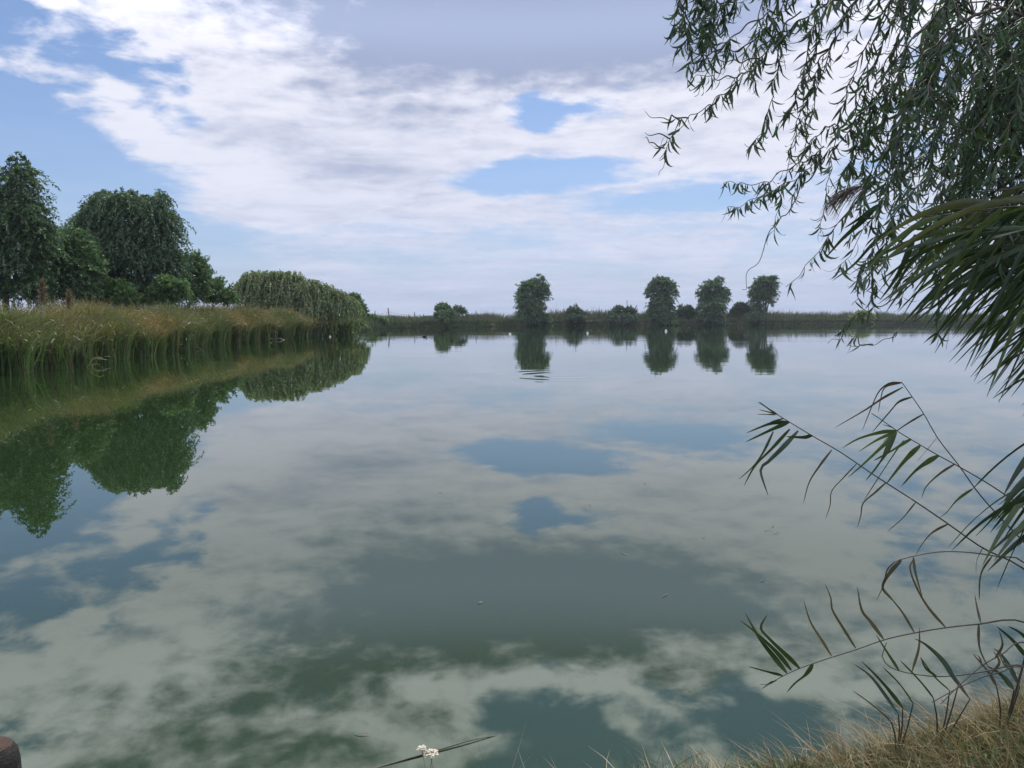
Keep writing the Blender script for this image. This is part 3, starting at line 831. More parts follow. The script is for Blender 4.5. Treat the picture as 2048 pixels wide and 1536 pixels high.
def curled_leaf(mb, ln, wd, bend, twist, col, rng):
    """one willow leaf hanging down -Z from the origin, curled, with a folded midrib"""
    S_ = 7; t = np.linspace(0, 1, S_)
    ang = bend * t ** 1.3
    dx = np.concatenate([[0], np.cumsum(np.sin(ang[:-1]) / (S_ - 1))]) * ln
    dz = -np.concatenate([[0], np.cumsum(np.cos(ang[:-1]) / (S_ - 1))]) * ln
    c = np.stack([dx, 0 * dx, dz], 1)
    w = wd * np.array((0.12, 0.75, 1.0, 0.95, 0.7, 0.38, 0.02))
    tw = twist * t
    side = np.stack([np.sin(tw) * np.cos(ang), np.cos(tw), np.sin(tw) * np.sin(ang)], 1)
    nrm = np.stack([np.cos(ang), 0 * ang, np.sin(ang)], 1)
    v = np.stack([c - side * w[:, None] + nrm * (w * 0.35)[:, None], c, c + side * w[:, None] + nrm * (w * 0.35)[:, None]], 1).reshape(-1, 3)
    f = []
    for i in range(S_ - 1):
        a = i * 3
        f += [(a, a + 1, a + 4, a + 3), (a + 1, a + 2, a + 5, a + 4)]
    mb.add(v, f, col)
    return v, np.array(f)

def near_willow():
    rng = np.random.default_rng(61)
    base = np.array((4.6, 3.4, 0.0)); base[2] = float(gz(base[0], base[1])) - 0.1
    root = thing('curly_willow', base, 'dark curly willow with twisted hanging twigs at the edge of the near bank', 'tree')
    W_COL = np.array((0.060, 0.098, 0.058))
    # trunk and limbs (the trunk stands right of the view)
    mb = MB()
    trunk = cr([base, (4.5, 3.45, 1.6), (4.25, 3.5, 3.0), (4.15, 3.7, 4.6), (4.3, 3.9, 6.4)], 16)
    tube(mb, trunk, np.linspace(0.20, 0.05, 16), 10)
    mb.build('trunk', M_BARK, root, True)
    LIMBS = [
        ([trunk[7], (3.4, 3.4, 3.6), P3(2100, -120, 3.3), P3(1800, -110, 3.3), P3(1560, -70, 3.2), P3(1400, -40, 3.1)], 0.030),
        ([trunk[7], (3.2, 3.3, 3.2), P3(2050, -10, 3.1), P3(1880, -20, 3.05), P3(1700, 0, 3.0)], 0.028),
        ([trunk[6], (3.3, 3.5, 2.9), P3(2150, 60, 3.4), P3(1980, 70, 3.35), P3(1845, 110, 3.3)], 0.026),
        ([trunk[6], (3.4, 3.7, 2.7), P3(2200, 180, 3.7), P3(2060, 200, 3.6), P3(1960, 230, 3.5)], 0.024),
        ([trunk[9], (3.4, 3.6, 4.3), P3(2000, -330, 3.7), P3(1750, -240, 3.7), P3(1560, -200, 3.6)], 0.03),
        ([trunk[8], (3.6, 3.2, 3.4), P3(2250, 30, 2.9), P3(2120, 60, 2.75), P3(2000, 20, 2.7), P3(1900, 60, 2.65)], 0.022),
    ]
    lpts = []
    for pts, r in LIMBS:
        mb = MB(); q = cr(pts, 26)
        q = q + 0.012 * np.sin(np.linspace(0, 22, 26))[:, None] * np.array((0.2, 0.6, 1))
        tube(mb, q, np.linspace(r, 0.005, 26), 7)
        mb.build('limb', M_BARK, root, True)
        lpts.append(q)
    variants, vmesh = [], []
    for i in range(14):
        mb = MB(); ln = 0.050 + 0.032 * rng.random()
        v, f = curled_leaf(mb, ln, ln * (0.046 + 0.022 * rng.random()), (0.3 + 2.3 * rng.random() ** 1.2) * (1 if i % 2 else -1), 1.5 * rng.standard_normal(), W_COL * (0.75 + 0.5 * rng.random()), rng)
        variants.append((v, f)); vmesh.append(mb.mesh('willow_leaf', M_NEARLEAF))
    def rotations(n, tilt, drift=None):
        """leaves hang downwards, each tilted and turned at will"""
        d = norm(np.stack([tilt * rng.standard_normal(n), tilt * rng.standard_normal(n), -np.ones(n)], 1) + (0 if drift is None else drift))
        a = rng.random(n) * 6.283
        zax = -d
        ref = np.stack([np.cos(a), np.sin(a), 0 * a], 1)
        xax = norm(ref - zax * (ref * zax).sum(1, keepdims=True)); yax = np.cross(zax, xax)
        return np.stack([xax, yax, zax], 2)
    def strand(pts, n, wig=0.008):
        q = cr(pts, n)
        L = np.concatenate([[0], np.cumsum(np.linalg.norm(np.diff(q, axis=0), axis=1))])
        ph = rng.random(3) * 6.28
        fr = 2 * math.pi / (0.10 + 0.05 * rng.random())
        fade = np.clip(L / 0.05, 0, 1)
        for k in range(3):
            q[:, k] += wig * fade * np.sin(L * fr * (0.8 + 0.3 * k) + ph[k])
        return q, L
    # twigs traced from the loose left edge of the crown: (points, leaf density per metre, spans with leaves)
    T = [
        ([(380, -120), (350, -20), (340, 60), (330, 150), (330, 230), (335, 330)], 3.1, 150, [(0.2, 1)]),
        ([(360, -120), (310, -20), (290, 80), (250, 190), (190, 290)], 3.15, 110, [(0.2, 1)]),
        ([(420, -110), (400, -20), (385, 80), (360, 180), (380, 240)], 3.05, 150, [(0.2, 1)]),
        ([(450, -110), (480, -20), (520, 20), (510, 70)], 3.1, 50, [(0.3, 1)]),
        ([(1100, -20), (900, 80), (720, 230), (600, 360), (500, 450), (420, 520), (340, 580), (260, 630), (190, 700), (150, 780), (130, 840), (105, 940)], 3.0, 85, [(0.0, 0.42), (0.5, 0.72), (0.80, 0.9)]),
        ([(690, 60), (600, 120), (500, 190), (420, 250), (390, 320), (340, 420), (290, 520)], 3.05, 22, [(0.3, 0.8)]),
        ([(640, 180), (540, 260), (440, 270), (380, 250)], 3.0, 30, [(0, 1)]),
        ([(440, 260), (360, 290), (290, 310), (260, 370), (245, 470)], 3.0, 45, [(0.5, 1)]),
        ([(640, 310), (500, 330), (410, 310), (400, 350)], 3.0, 40, [(0, 1)]),
        ([(560, 390), (430, 420), (350, 400), (300, 410)], 3.0, 35, [(0, 1)]),
        ([(260, 630), (190, 620), (110, 635), (25, 600)], 3.0, 60, [(0, 0.35)]),
        ([(160, 740), (120, 720), (70, 720), (30, 705)], 3.0, 30, [(0, 0.5)]),
        ([(130, 790), (90, 775), (50, 760), (35, 735)], 3.0, 10, [(0, 0.5)]),
        ([(860, 60), (760, 150), (740, 300), (720, 420), (700, 520), (680, 620), (650, 700), (600, 770), (560, 770)], 3.05, 75, [(0.1, 0.55), (0.58, 0.97)]),
        ([(1000, 40), (900, 200), (890, 330), (860, 430), (830, 520), (780, 620), (720, 670)], 3.1, 70, [(0.1, 1)]),
        ([(1040, 200), (960, 330), (930, 430), (900, 520), (880, 620), (850, 700)], 3.15, 75, [(0.1, 0.95)]),
        ([(820, 150), (700, 200), (640, 260), (600, 300), (580, 380), (640, 440)], 3.1, 70, [(0.1, 1)]),
        ([(1500, 300), (1250, 520), (1080, 740), (980, 830), (870, 920), (760, 990), (640, 1040), (560, 1090), (460, 1110)], 3.3, 95, [(0.1, 1)]),
        ([(980, 780), (900, 850), (780, 900), (680, 970), (560, 980), (450, 970)], 3.3, 70, [(0, 1)]),
        ([(1040, 660), (960, 700), (900, 780), (830, 830), (780, 820)], 3.3, 75, [(0, 1)]),
        ([(970, 830), (900, 960), (840, 1020), (800, 1120), (700, 1220), (660, 1340), (590, 1440), (565, 1500), (560, 1550), (540, 1545)], 3.3, 9, [(0.0, 0.15), (0.93, 1.0)]),
        ([(1180, 680), (1150, 760), (1130, 880), (1060, 940), (1020, 1010)], 3.35, 28, [(0.6, 1)]),
        ([(1400, 420), (1380, 560), (1360, 700), (1350, 850), (1300, 920), (1230, 970)], 3.35, 90, [(0, 1)]),
        ([(1640, 420), (1640, 520), (1630, 660), (1590, 760), (1530, 890), (1480, 1000)], 3.4, 14, [(0, 0.2), (0.6, 0.9)]),
        ([(1440, 560), (1380, 800), (1370, 950), (1400, 1080), (1340, 1200), (1250, 1330), (1180, 1420), (1160, 1520)], 3.4, 85, [(0.1, 1)]),
        ([(1240, 520), (1220, 640), (1180, 720), (1210, 780)], 3.35, 80, [(0, 1)]),
        ([(1320, 500), (1300, 620), (1320, 720), (1290, 800)], 3.3, 80, [(0, 1)]),
        ([(1560, 380), (1520, 520), (1540, 620), (1510, 700)], 3.35, 60, [(0, 1)]),
    ]
    TW = [([z5(*p) for p in pts], d, dens, sp) for pts, d, dens, sp in T]
    TW += [([z6(*p) for p in pts], d, dens, sp) for pts, d, dens, sp in [
        ([(1000, 500), (860, 700), (720, 840), (610, 920), (540, 980), (430, 1030), (280, 1035)], 3.3, 12, [(0.55, 0.75)]),
        ([(700, 600), (560, 760), (330, 860), (270, 920), (230, 990), (160, 1020)], 3.3, 60, [(0.45, 1)]),
        ([(520, 420), (400, 560), (340, 680), (345, 760), (310, 800)], 3.3, 70, [(0.0, 1)]),
        ([(480, 480), (430, 600), (440, 700), (410, 790)], 3.3, 90, [(0.0, 1)]),
        ([(430, 1030), (370, 1028), (330, 990), (290, 970)], 3.3, 40, [(0.3, 1)]),
    ]]
    big = []           # leaves along the loose twigs: each a part
    rest_pos, rest_dr = [], []
    for pts, d, dens, spans in TW:
        w = [P3(x, y, d + 0.05 * math.sin(i * 1.7 + x)) for i, (x, y) in enumerate(pts)]
        q, L = strand(w, 12 * len(w), 0.006)
        mb = MB(); tube(mb, q, np.linspace(0.0034, 0.0011, len(q)), 5, (0.075, 0.062, 0.045), cap=False)
        br = mb.build('twig', M_STEM, root)
        for a, b in spans:
            m_ = int((b - a) * L[-1] * dens * 1.3)
            if m_ < 1: continue
            s_ = (a + (b - a) * rng.random(m_)) * L[-1]
            pos = np.stack([np.interp(s_, L, q[:, k]) for k in range(3)], 1)
            for i in range(m_):
                big.append((pos[i], br))
    order = rng.permutation(len(big))
    R = rotations(len(big), 0.45, np.array((-0.15, 0, 0)))
    for c, k in enumerate(order):
        pos, br = big[k]
        if c < 285:
            o = bpy.data.objects.new('leaf', vmesh[rng.integers(len(vmesh))])
            M = Matrix(R[k].tolist()).to_4x4()
            s_ = 0.8 + 0.45 * rng.random()
            M = Matrix.Translation((pos - base).tolist()) @ M @ Matrix.Scale(s_, 4)
            o.matrix_basis = M
            link(o, br)
        else:
            rest_pos.append(pos)
    # the dense part of the crown: many twigs hanging from the limbs
    mbt = MB()
    ns = 430
    for i in range(ns):
        li = rng.choice(6, p=[0.14, 0.2, 0.2, 0.16, 0.10, 0.20])
        q = lpts[li]; u = int(rng.integers(7, 26))
        if li in (1, 2) and u > 18 and rng.random() < 0.55: u = int(rng.integers(7, 19))
        s0 = q[u]
        ln = 0.35 + 0.65 * rng.random()
        if li in (0, 4) and u > 15: ln *= 0.45
        drift = np.array((-0.30 - 0.35 * rng.random(), 0.35 * rng.standard_normal(), 0))
        p1 = s0 + np.array((-0.06, 0, 0.02)) + 0.05 * rng.standard_normal(3)
        p2 = s0 + drift * ln * 0.45 + np.array((0, 0, -0.42 * ln)) + 0.05 * rng.standard_normal(3)
        p3 = s0 + drift * ln * 0.75 + np.array((0, 0, -1.0 * ln)) + 0.06 * rng.standard_normal(3)
        qq, L = strand([s0, p1, p2, p3], 22, 0.007)
        tube(mbt, qq, np.linspace(0.0032, 0.001, 22), 4, (0.07, 0.06, 0.045), cap=False)
        m_ = int(L[-1] * 72)
        s_ = L[-1] * (0.08 + 0.92 * rng.random(m_))
        rest_pos += list(np.stack([np.interp(s_, L, qq[:, k]) for k in range(3)], 1))
    tag(mbt.build('twigs', M_STEM, root), kind='stuff')
    pos = np.array(rest_pos); n = len(pos)
    R = rotations(n, 0.5, np.array((-0.12, 0, 0)))
    vi = rng.integers(len(variants), size=n)
    mb = MB()
    for k, (v, f) in enumerate(variants):
        s_ = np.where(vi == k)[0]
        if not len(s_): continue
        sc = 0.75 + 0.5 * rng.random(len(s_))
        vv = np.einsum('nij,mj->nmi', R[s_], v) * sc[:, None, None] + pos[s_][:, None]
        ff = (f[None] + (np.arange(len(s_)) * len(v))[:, None, None]).reshape(-1, 4)
        cc = W_COL * (0.6 + 0.8 * rng.random((len(s_), 1))) * (1 + 0.12 * rng.standard_normal((len(s_), 3)))
        mb.add(vv.reshape(-1, 3), ff, np.repeat(np.clip(cc, 0.01, 1), len(v), 0))
    tag(mb.build('foliage', M_NEARLEAF, root), kind='stuff')
near_willow()

# ------------------------------------------------------------------ near reeds
def leaf_strip(path, wmax, col, rng, roll=0.0, S_=12, tipcol=None):
    """lance-shaped reed leaf along a 3-D path: folded at the midrib, long fine tip"""
    q = cr(path, S_)
    t = np.linspace(0, 1, S_)
    w = wmax * (np.minimum(1, (t / 0.25 + 0.12)) ** 0.7) * np.maximum(1 - t, 0) ** 0.75 + 0.0006
    tan = norm(np.gradient(q, axis=0))
    view = norm(q - np.array((0, 0, CAMZ)))
    s0 = norm(np.cross(tan, np.array((0.15, 1.0, 0.1))))
    nn = np.cross(s0, tan)
    a = roll + 0.5 * np.sin(t * 3 + roll)
    s_ = s0 * np.cos(a)[:, None] + nn * np.sin(a)[:, None]
    n2 = np.cross(s_, tan)
    v = np.stack([q - s_ * w[:, None] + n2 * (w * 0.3)[:, None], q, q + s_ * w[:, None] + n2 * (w * 0.3)[:, None]], 1).reshape(-1, 3)
    f = []
    for i in range(S_ - 1):
        k = i * 3
        f += [(k, k + 1, k + 4, k + 3), (k + 1, k + 2, k + 5, k + 4)]
    c = np.tile(np.asarray(col, float), (S_, 1)) * (0.9 + 0.2 * rng.random((S_, 1)))
    if tipcol is not None:
        k = np.clip((t - 0.55) / 0.45, 0, 1)[:, None]
        c = c * (1 - k) + np.asarray(tipcol) * k
    mb = MB(); mb.add(v, f, np.repeat(c, 3, 0))
    return mb

R_GREEN = (0.075, 0.110, 0.040); R_DARK = (0.034, 0.058, 0.027); R_DRY = (0.085, 0.070, 0.050); R_STEM = (0.085, 0.075, 0.06)
def traced_reed(label, zf, zs, stem, leaves, d_tip, root, seed, group=None, colr=R_DARK, r=0.0042):
    """an isolated reed: stem from tip to the frame edge and on to its root, leaves as (points, width, colour)"""
    rng = np.random.default_rng(seed)
    root = np.array((root[0], root[1], float(gz(root[0], root[1])) - 0.03))
    o = thing('reed', root, label, 'reed', group)
    px = [zf(*p) for p in stem]
    d_root = root[1] * math.cos(PITCH) + (CAMZ - root[2]) * math.sin(PITCH)
    x_tip = px[0][0]; rx = root[0] / d_root * FPX + CX
    def dep(x): return d_tip + (d_root - d_tip) * np.clip((x - x_tip) / (rx - x_tip), 0, 1) ** 1.3
    path = [P3(x, y, dep(x)) for x, y in px]
    path += [path[-1] * 0.6 + root * 0.4 + np.array((0.03, 0, 0.05)), root]
    mb = MB(); q = cr(path, 40)
    tube(mb, q, np.linspace(r * 0.35, r, 40), 7, R_STEM)
    st = mb.build('stem', M_STEM, o, True)
    for (pts, wz, *cc) in leaves:
        col = cc[0] if cc else colr
        p2 = [zf(*p) for p in pts]; dd = dep(p2[0][0]); sw = rng.standard_normal() * 0.08
        pp = [P3(x, y, dd + sw * (i / (len(p2) - 1)) ** 1.2) for i, (x, y) in enumerate(p2)]
        wd = wz / zs * dd / FPX * 0.62
        leaf_strip(pp, wd, np.array(col) * (0.8 + 0.4 * rng.random()), rng, 0.2 * rng.standard_normal(), 14, np.array(col) * 0.5 + np.array(R_DRY) * 0.5).build('leaf', M_NEARLEAF, o)
    return o

traced_reed('reed leaning far out over the water with a tuft of leaves at its tip', z7, 3.338,
    [(230, 215), (360, 300), (590, 440), (780, 550), (1000, 700), (1280, 880), (1500, 1030), (1730, 1190), (2003, 1330)],
    [([(360, 300), (300, 262), (240, 215)], 12), ([(350, 295), (235, 265)], 11), ([(345, 300), (220, 295)], 9),
     ([(400, 325), (320, 345), (300, 365)], 12), ([(430, 345), (310, 360), (150, 420)], 26), ([(435, 350), (310, 405), (145, 480)], 32),
     ([(330, 410), (270, 540), (200, 640), (100, 730)], 20), ([(440, 395), (330, 520), (210, 640), (135, 770)], 32),
     ([(495, 405), (400, 510), (300, 610), (245, 670), (295, 840)], 30), ([(590, 440), (530, 452), (415, 445)], 34),
     ([(720, 533), (640, 640), (570, 750), (530, 890)], 15, R_DRY), ([(885, 628), (800, 720), (720, 810), (710, 900), (678, 995)], 16, R_DRY),
     ([(1085, 748), (1010, 820), (930, 890), (915, 970), (890, 1050)], 17, R_DRY), ([(1280, 885), (1200, 985), (1095, 1075)], 19, R_DRY),
     ([(1495, 1030), (1390, 1090), (1320, 1170), (1280, 1240)], 23, R_DRY), ([(1730, 1185), (1690, 1270), (1682, 1355)], 12, R_DRY)],
    2.7, (2.35, 2.75), 71)
traced_reed('tallest leaning reed with a kinked tip and drooping dry leaves', z7, 3.338,
    [(1190, 85), (1260, 185), (1335, 295), (1430, 460), (1570, 640), (1690, 810), (1820, 960), (2003, 1150)],
    [([(1190, 85), (1110, 90), (1040, 140), (990, 240), (925, 400)], 17, R_DRY), ([(1190, 85), (1080, 115), (1048, 190), (1030, 285)], 15, R_DRY),
     ([(1195, 115), (1060, 190), (940, 270), (740, 385)], 17, R_DRY), ([(1255, 182), (1170, 215), (1110, 280), (990, 415)], 26),
     ([(1335, 293), (1240, 350), (1150, 410), (1060, 480)], 15, R_DRY), ([(1420, 455), (1360, 530), (1295, 605)], 17),
     ([(1545, 625), (1440, 695), (1350, 780), (1320, 855)], 17, R_DRY), ([(1660, 795), (1560, 870), (1490, 950), (1440, 985)], 28, R_GREEN),
     ([(1840, 940), (1760, 1030), (1680, 1110)], 18)],
    2.85, (2.5, 2.9), 72)
traced_reed('leaning reed with broad bright green leaves between two drier reeds', z7, 3.338,
    [(985, 290), (1070, 345), (1160, 410), (1310, 500), (1430, 570), (1550, 635), (1750, 750), (1930, 870), (2003, 925)],
    [([(1150, 405), (1040, 420), (900, 460), (790, 520)], 28, R_GREEN), ([(1150, 410), (1020, 470), (900, 545)], 20, R_GREEN),
     ([(1155, 415), (1060, 510), (920, 640), (830, 715)], 26, R_GREEN), ([(1150, 420), (1080, 560), (1030, 640), (945, 740)], 44, R_GREEN),
     ([(1250, 465), (1120, 545), (1000, 605)], 48, R_GREEN), ([(1200, 470), (1100, 620), (1000, 770), (935, 870)], 22),
     ([(1310, 505), (1200, 620), (1080, 765)], 44, R_GREEN), ([(1435, 572), (1300, 660), (1185, 775)], 46, R_GREEN),
     ([(1130, 385), (1060, 365)], 8)],
    2.8, (2.6, 2.95), 73)
traced_reed('thin brown reed arched over and dipping its tip to the water', z7, 3.338,
    [(1090, 1340), (1140, 1280), (1280, 1240), (1430, 1215), (1560, 1213), (1700, 1225), (1850, 1250), (2003, 1285)],
    [([(1140, 1280), (1090, 1340), (1065, 1440), (1020, 1536)], 16, R_DRY), ([(1185, 1270), (1120, 1340), (1060, 1450), (1120, 1536)], 28, R_DRY),
     ([(1265, 1250), (1275, 1330), (1300, 1430), (1330, 1536)], 18, R_DRY), ([(1265, 1260), (1245, 1340), (1330, 1536)], 9, R_DRY),
     ([(1790, 1245), (1730, 1340), (1710, 1420), (1705, 1536)], 32, R_DRY)],
    2.75, (2.3, 2.6), 74, colr=R_DRY)
traced_reed('low dry reed lying over the water with leaves standing up like a comb', z8, 3.4133,
    [(260, 775), (400, 690), (510, 640), (620, 600), (740, 560), (900, 510), (1100, 440), (1300, 395), (1510, 360), (1740, 335), (2048, 320)],
    [([(400, 690), (300, 665), (165, 625)], 32), ([(360, 720), (300, 745), (240, 750)], 16), ([(340, 725), (260, 775)], 16),
     ([(430, 670), (340, 560), (240, 430), (145, 260)], 34), ([(460, 650), (350, 520), (200, 380), (110, 310)], 30),
     ([(515, 638), (400, 530), (300, 430), (250, 360), (295, 270)], 44), ([(605, 610), (570, 680), (490, 740), (430, 800)], 48),
     ([(735, 553), (670, 450), (590, 320), (545, 175)], 17, R_DRY), ([(900, 500), (830, 390), (740, 240), (730, 160), (690, 60)], 17, R_DRY),
     ([(1090, 438), (1000, 320), (940, 240), (910, 80)], 24, R_DRY), ([(1300, 393), (1220, 260), (1150, 170), (1090, 90)], 15, R_DRY),
     ([(1515, 360), (1400, 230), (1320, 100), (1275, 0)], 17, R_DRY), ([(1755, 330), (1730, 230), (1712, 135)], 15, R_DRY),
     ([(1740, 335), (1745, 480), (1770, 560), (1815, 650)], 26, R_DRY)],
    2.75, (2.25, 2.5), 75)
traced_reed('low reed curving down and up again close above the grassy bank', z8, 3.4133,
    [(1110, 460), (1085, 530), (1080, 560), (1120, 620), (1200, 655), (1320, 680), (1450, 692), (1600, 685), (1800, 655), (2048, 620)],
    [([(1195, 655), (1120, 540), (1040, 410)], 21), ([(1285, 660), (1330, 500), (1335, 360)], 17, R_DRY), ([(1450, 690), (1380, 640), (1340, 560)], 16)],
    2.75, (2.2, 2.45), 76)
traced_reed('fallen reed stem crossing another just above the grassy bank', z8, 3.4133,
    [(1480, 880), (1600, 760), (1760, 620), (1900, 540), (2048, 460)],
    [([(1760, 620), (1740, 560), (1700, 540)], 14, R_DRY), ([(1850, 570), (1900, 480), (1880, 380)], 14, R_DRY)], 2.6, (2.3, 2.7), 77)
traced_reed('half buried dry reed stem sloping up out of the grass', z8, 3.4133,
    [(1420, 870), (1600, 770), (1760, 700), (1900, 660), (2048, 630)],
    [([(1820, 680), (1880, 600), (1840, 520)], 16, R_DRY), ([(1950, 650), (1900, 580), (1880, 540)], 22)], 2.55, (2.25, 2.4), 78)

def shoot(label, root, leaves, d, seed):
    """short young reed in the grass whose leaves lean left"""
    rng = np.random.default_rng(seed)
    root = np.array((root[0], root[1], float(gz(root[0], root[1])) - 0.03))
    o = thing('reed_shoot', root, label, 'reed')
    tops = []
    for (pts, wz, col) in leaves:
        pp = [P3(*z8(*p), d + 0.02 * i) for i, p in enumerate(pts)]
        tops.append(pp[0])
        leaf_strip(pp, wz / 3.4133 * d / FPX * 0.62, col, rng, 0.4 * rng.standard_normal(), 12, np.array(col) * 0.7).build('leaf', M_NEARLEAF, o)
    for tp in tops:
        mb = MB(); tube(mb, cr([root, (root + tp) / 2 + np.array((0.01, 0, 0.02)), tp], 8), np.linspace(0.004, 0.002, 8), 6, R_STEM)
        mb.build('stem', M_STEM, o, True)
shoot('young reed in the grass with dark blades leaning over the blue reflection', (1.38, 2.58),
      [([(1220, 910), (1100, 760), (1010, 660), (940, 590)], 34, R_DARK), ([(1190, 945), (1110, 830), (1000, 690), (890, 610)], 26, R_DARK),
       ([(1290, 880), (1190, 740), (1085, 630)], 36, R_DARK), ([(1140, 1000), (1000, 880), (880, 790)], 24, R_DRY)], 2.62, 81)
shoot('young reed in the grass with broad blades below the curving low reed', (1.55, 2.62),
      [([(1430, 845), (1320, 710), (1200, 580)], 36, R_DARK), ([(1600, 750), (1500, 590), (1370, 470), (1300, 435)], 38, R_DARK),
       ([(1680, 845), (1590, 720), (1500, 600)], 30, R_DRY), ([(1540, 790), (1440, 700), (1340, 560)], 18, R_DARK)], 2.66, 82)
shoot('clump of dark reed blades at the edge of the grass beside the leaning reeds', (1.82, 2.68),
      [([(2020, 760), (1960, 640), (1890, 540), (1840, 500)], 36, R_DARK), ([(1980, 780), (1900, 690), (1800, 620)], 34, R_DARK),
       ([(2060, 560), (1960, 440), (1860, 350)], 40, R_DARK), ([(2080, 450), (2010, 390), (1940, 350)], 36, R_DARK), ([(1860, 760), (1800, 660), (1700, 540)], 24, R_DRY)], 2.7, 83)

def water_point_z(px, py, z=0.0):
    a = P3(px, py, 1.0) - np.array((0, 0, CAMZ)); return np.array((0, 0, CAMZ)) + a * (z - CAMZ) / a[2]
broken_reed()

def reed_clump():
    """the dense clump of big reeds at the right, leaves blown to the left"""
    rng = np.random.default_rng(91)
    G = 'tall reeds in the dense clump on the near bank'
    LAB = 'tall reed in the dense clump, long leaves streaming out over the water'
    # stem tips (bearing) spread over the clump
    tips = []
    for i in range(40):
        u = rng.random(); v = rng.random()
        x = 1800 + 330 * u ** 0.8; y0 = np.interp(x, [1790, 1900, 2000, 2130], [400, 390, 330, 300]); y1 = np.interp(x, [1790, 1900, 2000, 2130], [440, 500, 570, 640])
        tips.append((x, y0 + (y1 - y0) * v, 2.35 + 1.1 * rng.random()))
    tips += [(2075, 880, 2.4), (2085, 930, 2.5), (2070, 980, 2.6), (2060, 940, 2.75), (2052, 1000, 2.5), (2085, 1020, 2.7), (2090, 850, 2.6)]
    for k, (tx, ty, d) in enumerate(tips):
        side = 0.69 * d + 0.72 + 0.5 * rng.random()
        ry = d + 0.15 * rng.standard_normal()
        root = np.array((side, ry, float(gz(side, ry)) - 0.05))
        o = thing('clump_reed', root, LAB if ty < 800 else 'short reed low under the dense clump, green leaves reaching over the leaning stems', 'reed', G if ty < 800 else 'short reeds under the dense clump')
        tip = P3(tx, ty, d)
        c1 = np.array((root[0] * 0.75 + tip[0] * 0.25, ry, root[2] * 0.35 + tip[2] * 0.65))
        c2 = np.array((root[0] * 0.35 + tip[0] * 0.65, ry, tip[2] * 0.95 + root[2] * 0.05 + 0.06))
        q = cr([root, c1, c2, tip], 30)
        mb = MB(); tube(mb, q, np.linspace(0.006, 0.002, 30), 7, np.array(R_STEM) * (0.7 + 0.6 * rng.random()))
        mb.build('stem', M_STEM, o, True)
        nl = 8
        low = ty > 800
        for j in range(nl):
            t = 0.60 + 0.40 * (j + 0.5 * rng.random()) / nl
            i = min(int(t * 29), 28); b = q[i]
            ln = (0.36 + 0.26 * rng.random()) * (0.6 if low else 1.0)
            # direction: mostly left and down, fanned
            e = math.radians(rng.normal(-14, 16))
            dd = np.array((-math.cos(e), 0.28 * rng.standard_normal(), math.sin(e))); dd = dd / np.linalg.norm(dd)
            dr = 0.35 + 0.3 * rng.random()
            for _ in range(4):
                e_ = b + dd * ln + np.array((0, 0, -dr * ln)); dp = e_[1] * math.cos(PITCH) + (CAMZ - e_[2]) * math.sin(PITCH)
                ex = CX + e_[0] / dp * FPX; ey = YH + (CAMZ - e_[2]) / dp * FPX
                if (ey > np.interp(ex, [1690, 1800, 1900, 2048], [540, 660, 740, 850]) and not low) or ex < 1700: ln *= 0.78
            path = [b + dd * ln * s_ + np.array((0, 0, -dr * ln * s_ ** 2)) for s_ in (0, 0.25, 0.5, 0.75, 1.0)]
            col = np.array(R_DARK if rng.random() < 0.7 else R_GREEN) * (0.75 + 0.5 * rng.random())
            if rng.random() < 0.06: col = np.array((0.075, 0.085, 0.035))
            leaf_strip(path, 0.0142 * (0.8 + 0.5 * rng.random()), col, rng, 0.7 * rng.standard_normal(), 10).build('leaf', M_NEARLEAF, o)
    # the one that carries a seed plume
    d = 2.9
    root = np.array((2.75, 2.9, 0.0)); root[2] = float(gz(2.75, 2.9)) - 0.05
    o = thing('clump_reed', root, 'reed with a feathery purple seed plume nodding over the water', 'reed')
    st = [root, P3(2260, 820, d), P3(2050, 590, d), P3(1900, 480, d), P3(*z6(560, 230), d), P3(*z6(470, 160), d), P3(*z6(430, 125), d)]
    mb = MB(); q = cr(st, 34); tube(mb, q, np.linspace(0.006, 0.002, 34), 7, R_STEM); mb.build('stem', M_STEM, o, True)
    mb = MB()
    rach = cr([P3(*z6(430, 125), d), P3(*z6(370, 100), d), P3(*z6(290, 130), d), P3(*z6(190, 205), d)], 24)
    tube(mb, rach, np.linspace(0.0016, 0.0006, 24), 5, (0.13, 0.10, 0.09), cap=False)
    n = 170
    i = rng.integers(0, 21, n); b = rach[i] + (rach[i + 1] - rach[i]) * rng.random((n, 1))
    ln = (0.05 + 0.07 * rng.random(n)) * np.interp(i, [0, 6, 21], [0.7, 1.2, 0.5])
    d0 = norm(np.stack([-0.75 + 0.2 * rng.standard_normal(n), 0.25 * rng.standard_normal(n), 0.05 + 0.25 * rng.standard_normal(n)], 1))
    t = np.linspace(0, 1, 4)
    Cn = b[:, None] + d0[:, None] * (ln[:, None] * t)[..., None]; Cn[..., 2] -= ln[:, None] * 0.8 * t ** 2
    strips(mb, Cn, np.full((n, 4), 0.0016) * np.array((0.7, 1, 1, 0.2)), norm(rng.standard_normal((n, 3))), np.repeat((np.array((0.16, 0.125, 0.12)) * (0.6 + 0.7 * rng.random((n, 1))))[:, None], 4, 1))
    mb.build('plume', M_NEARLEAF, o)
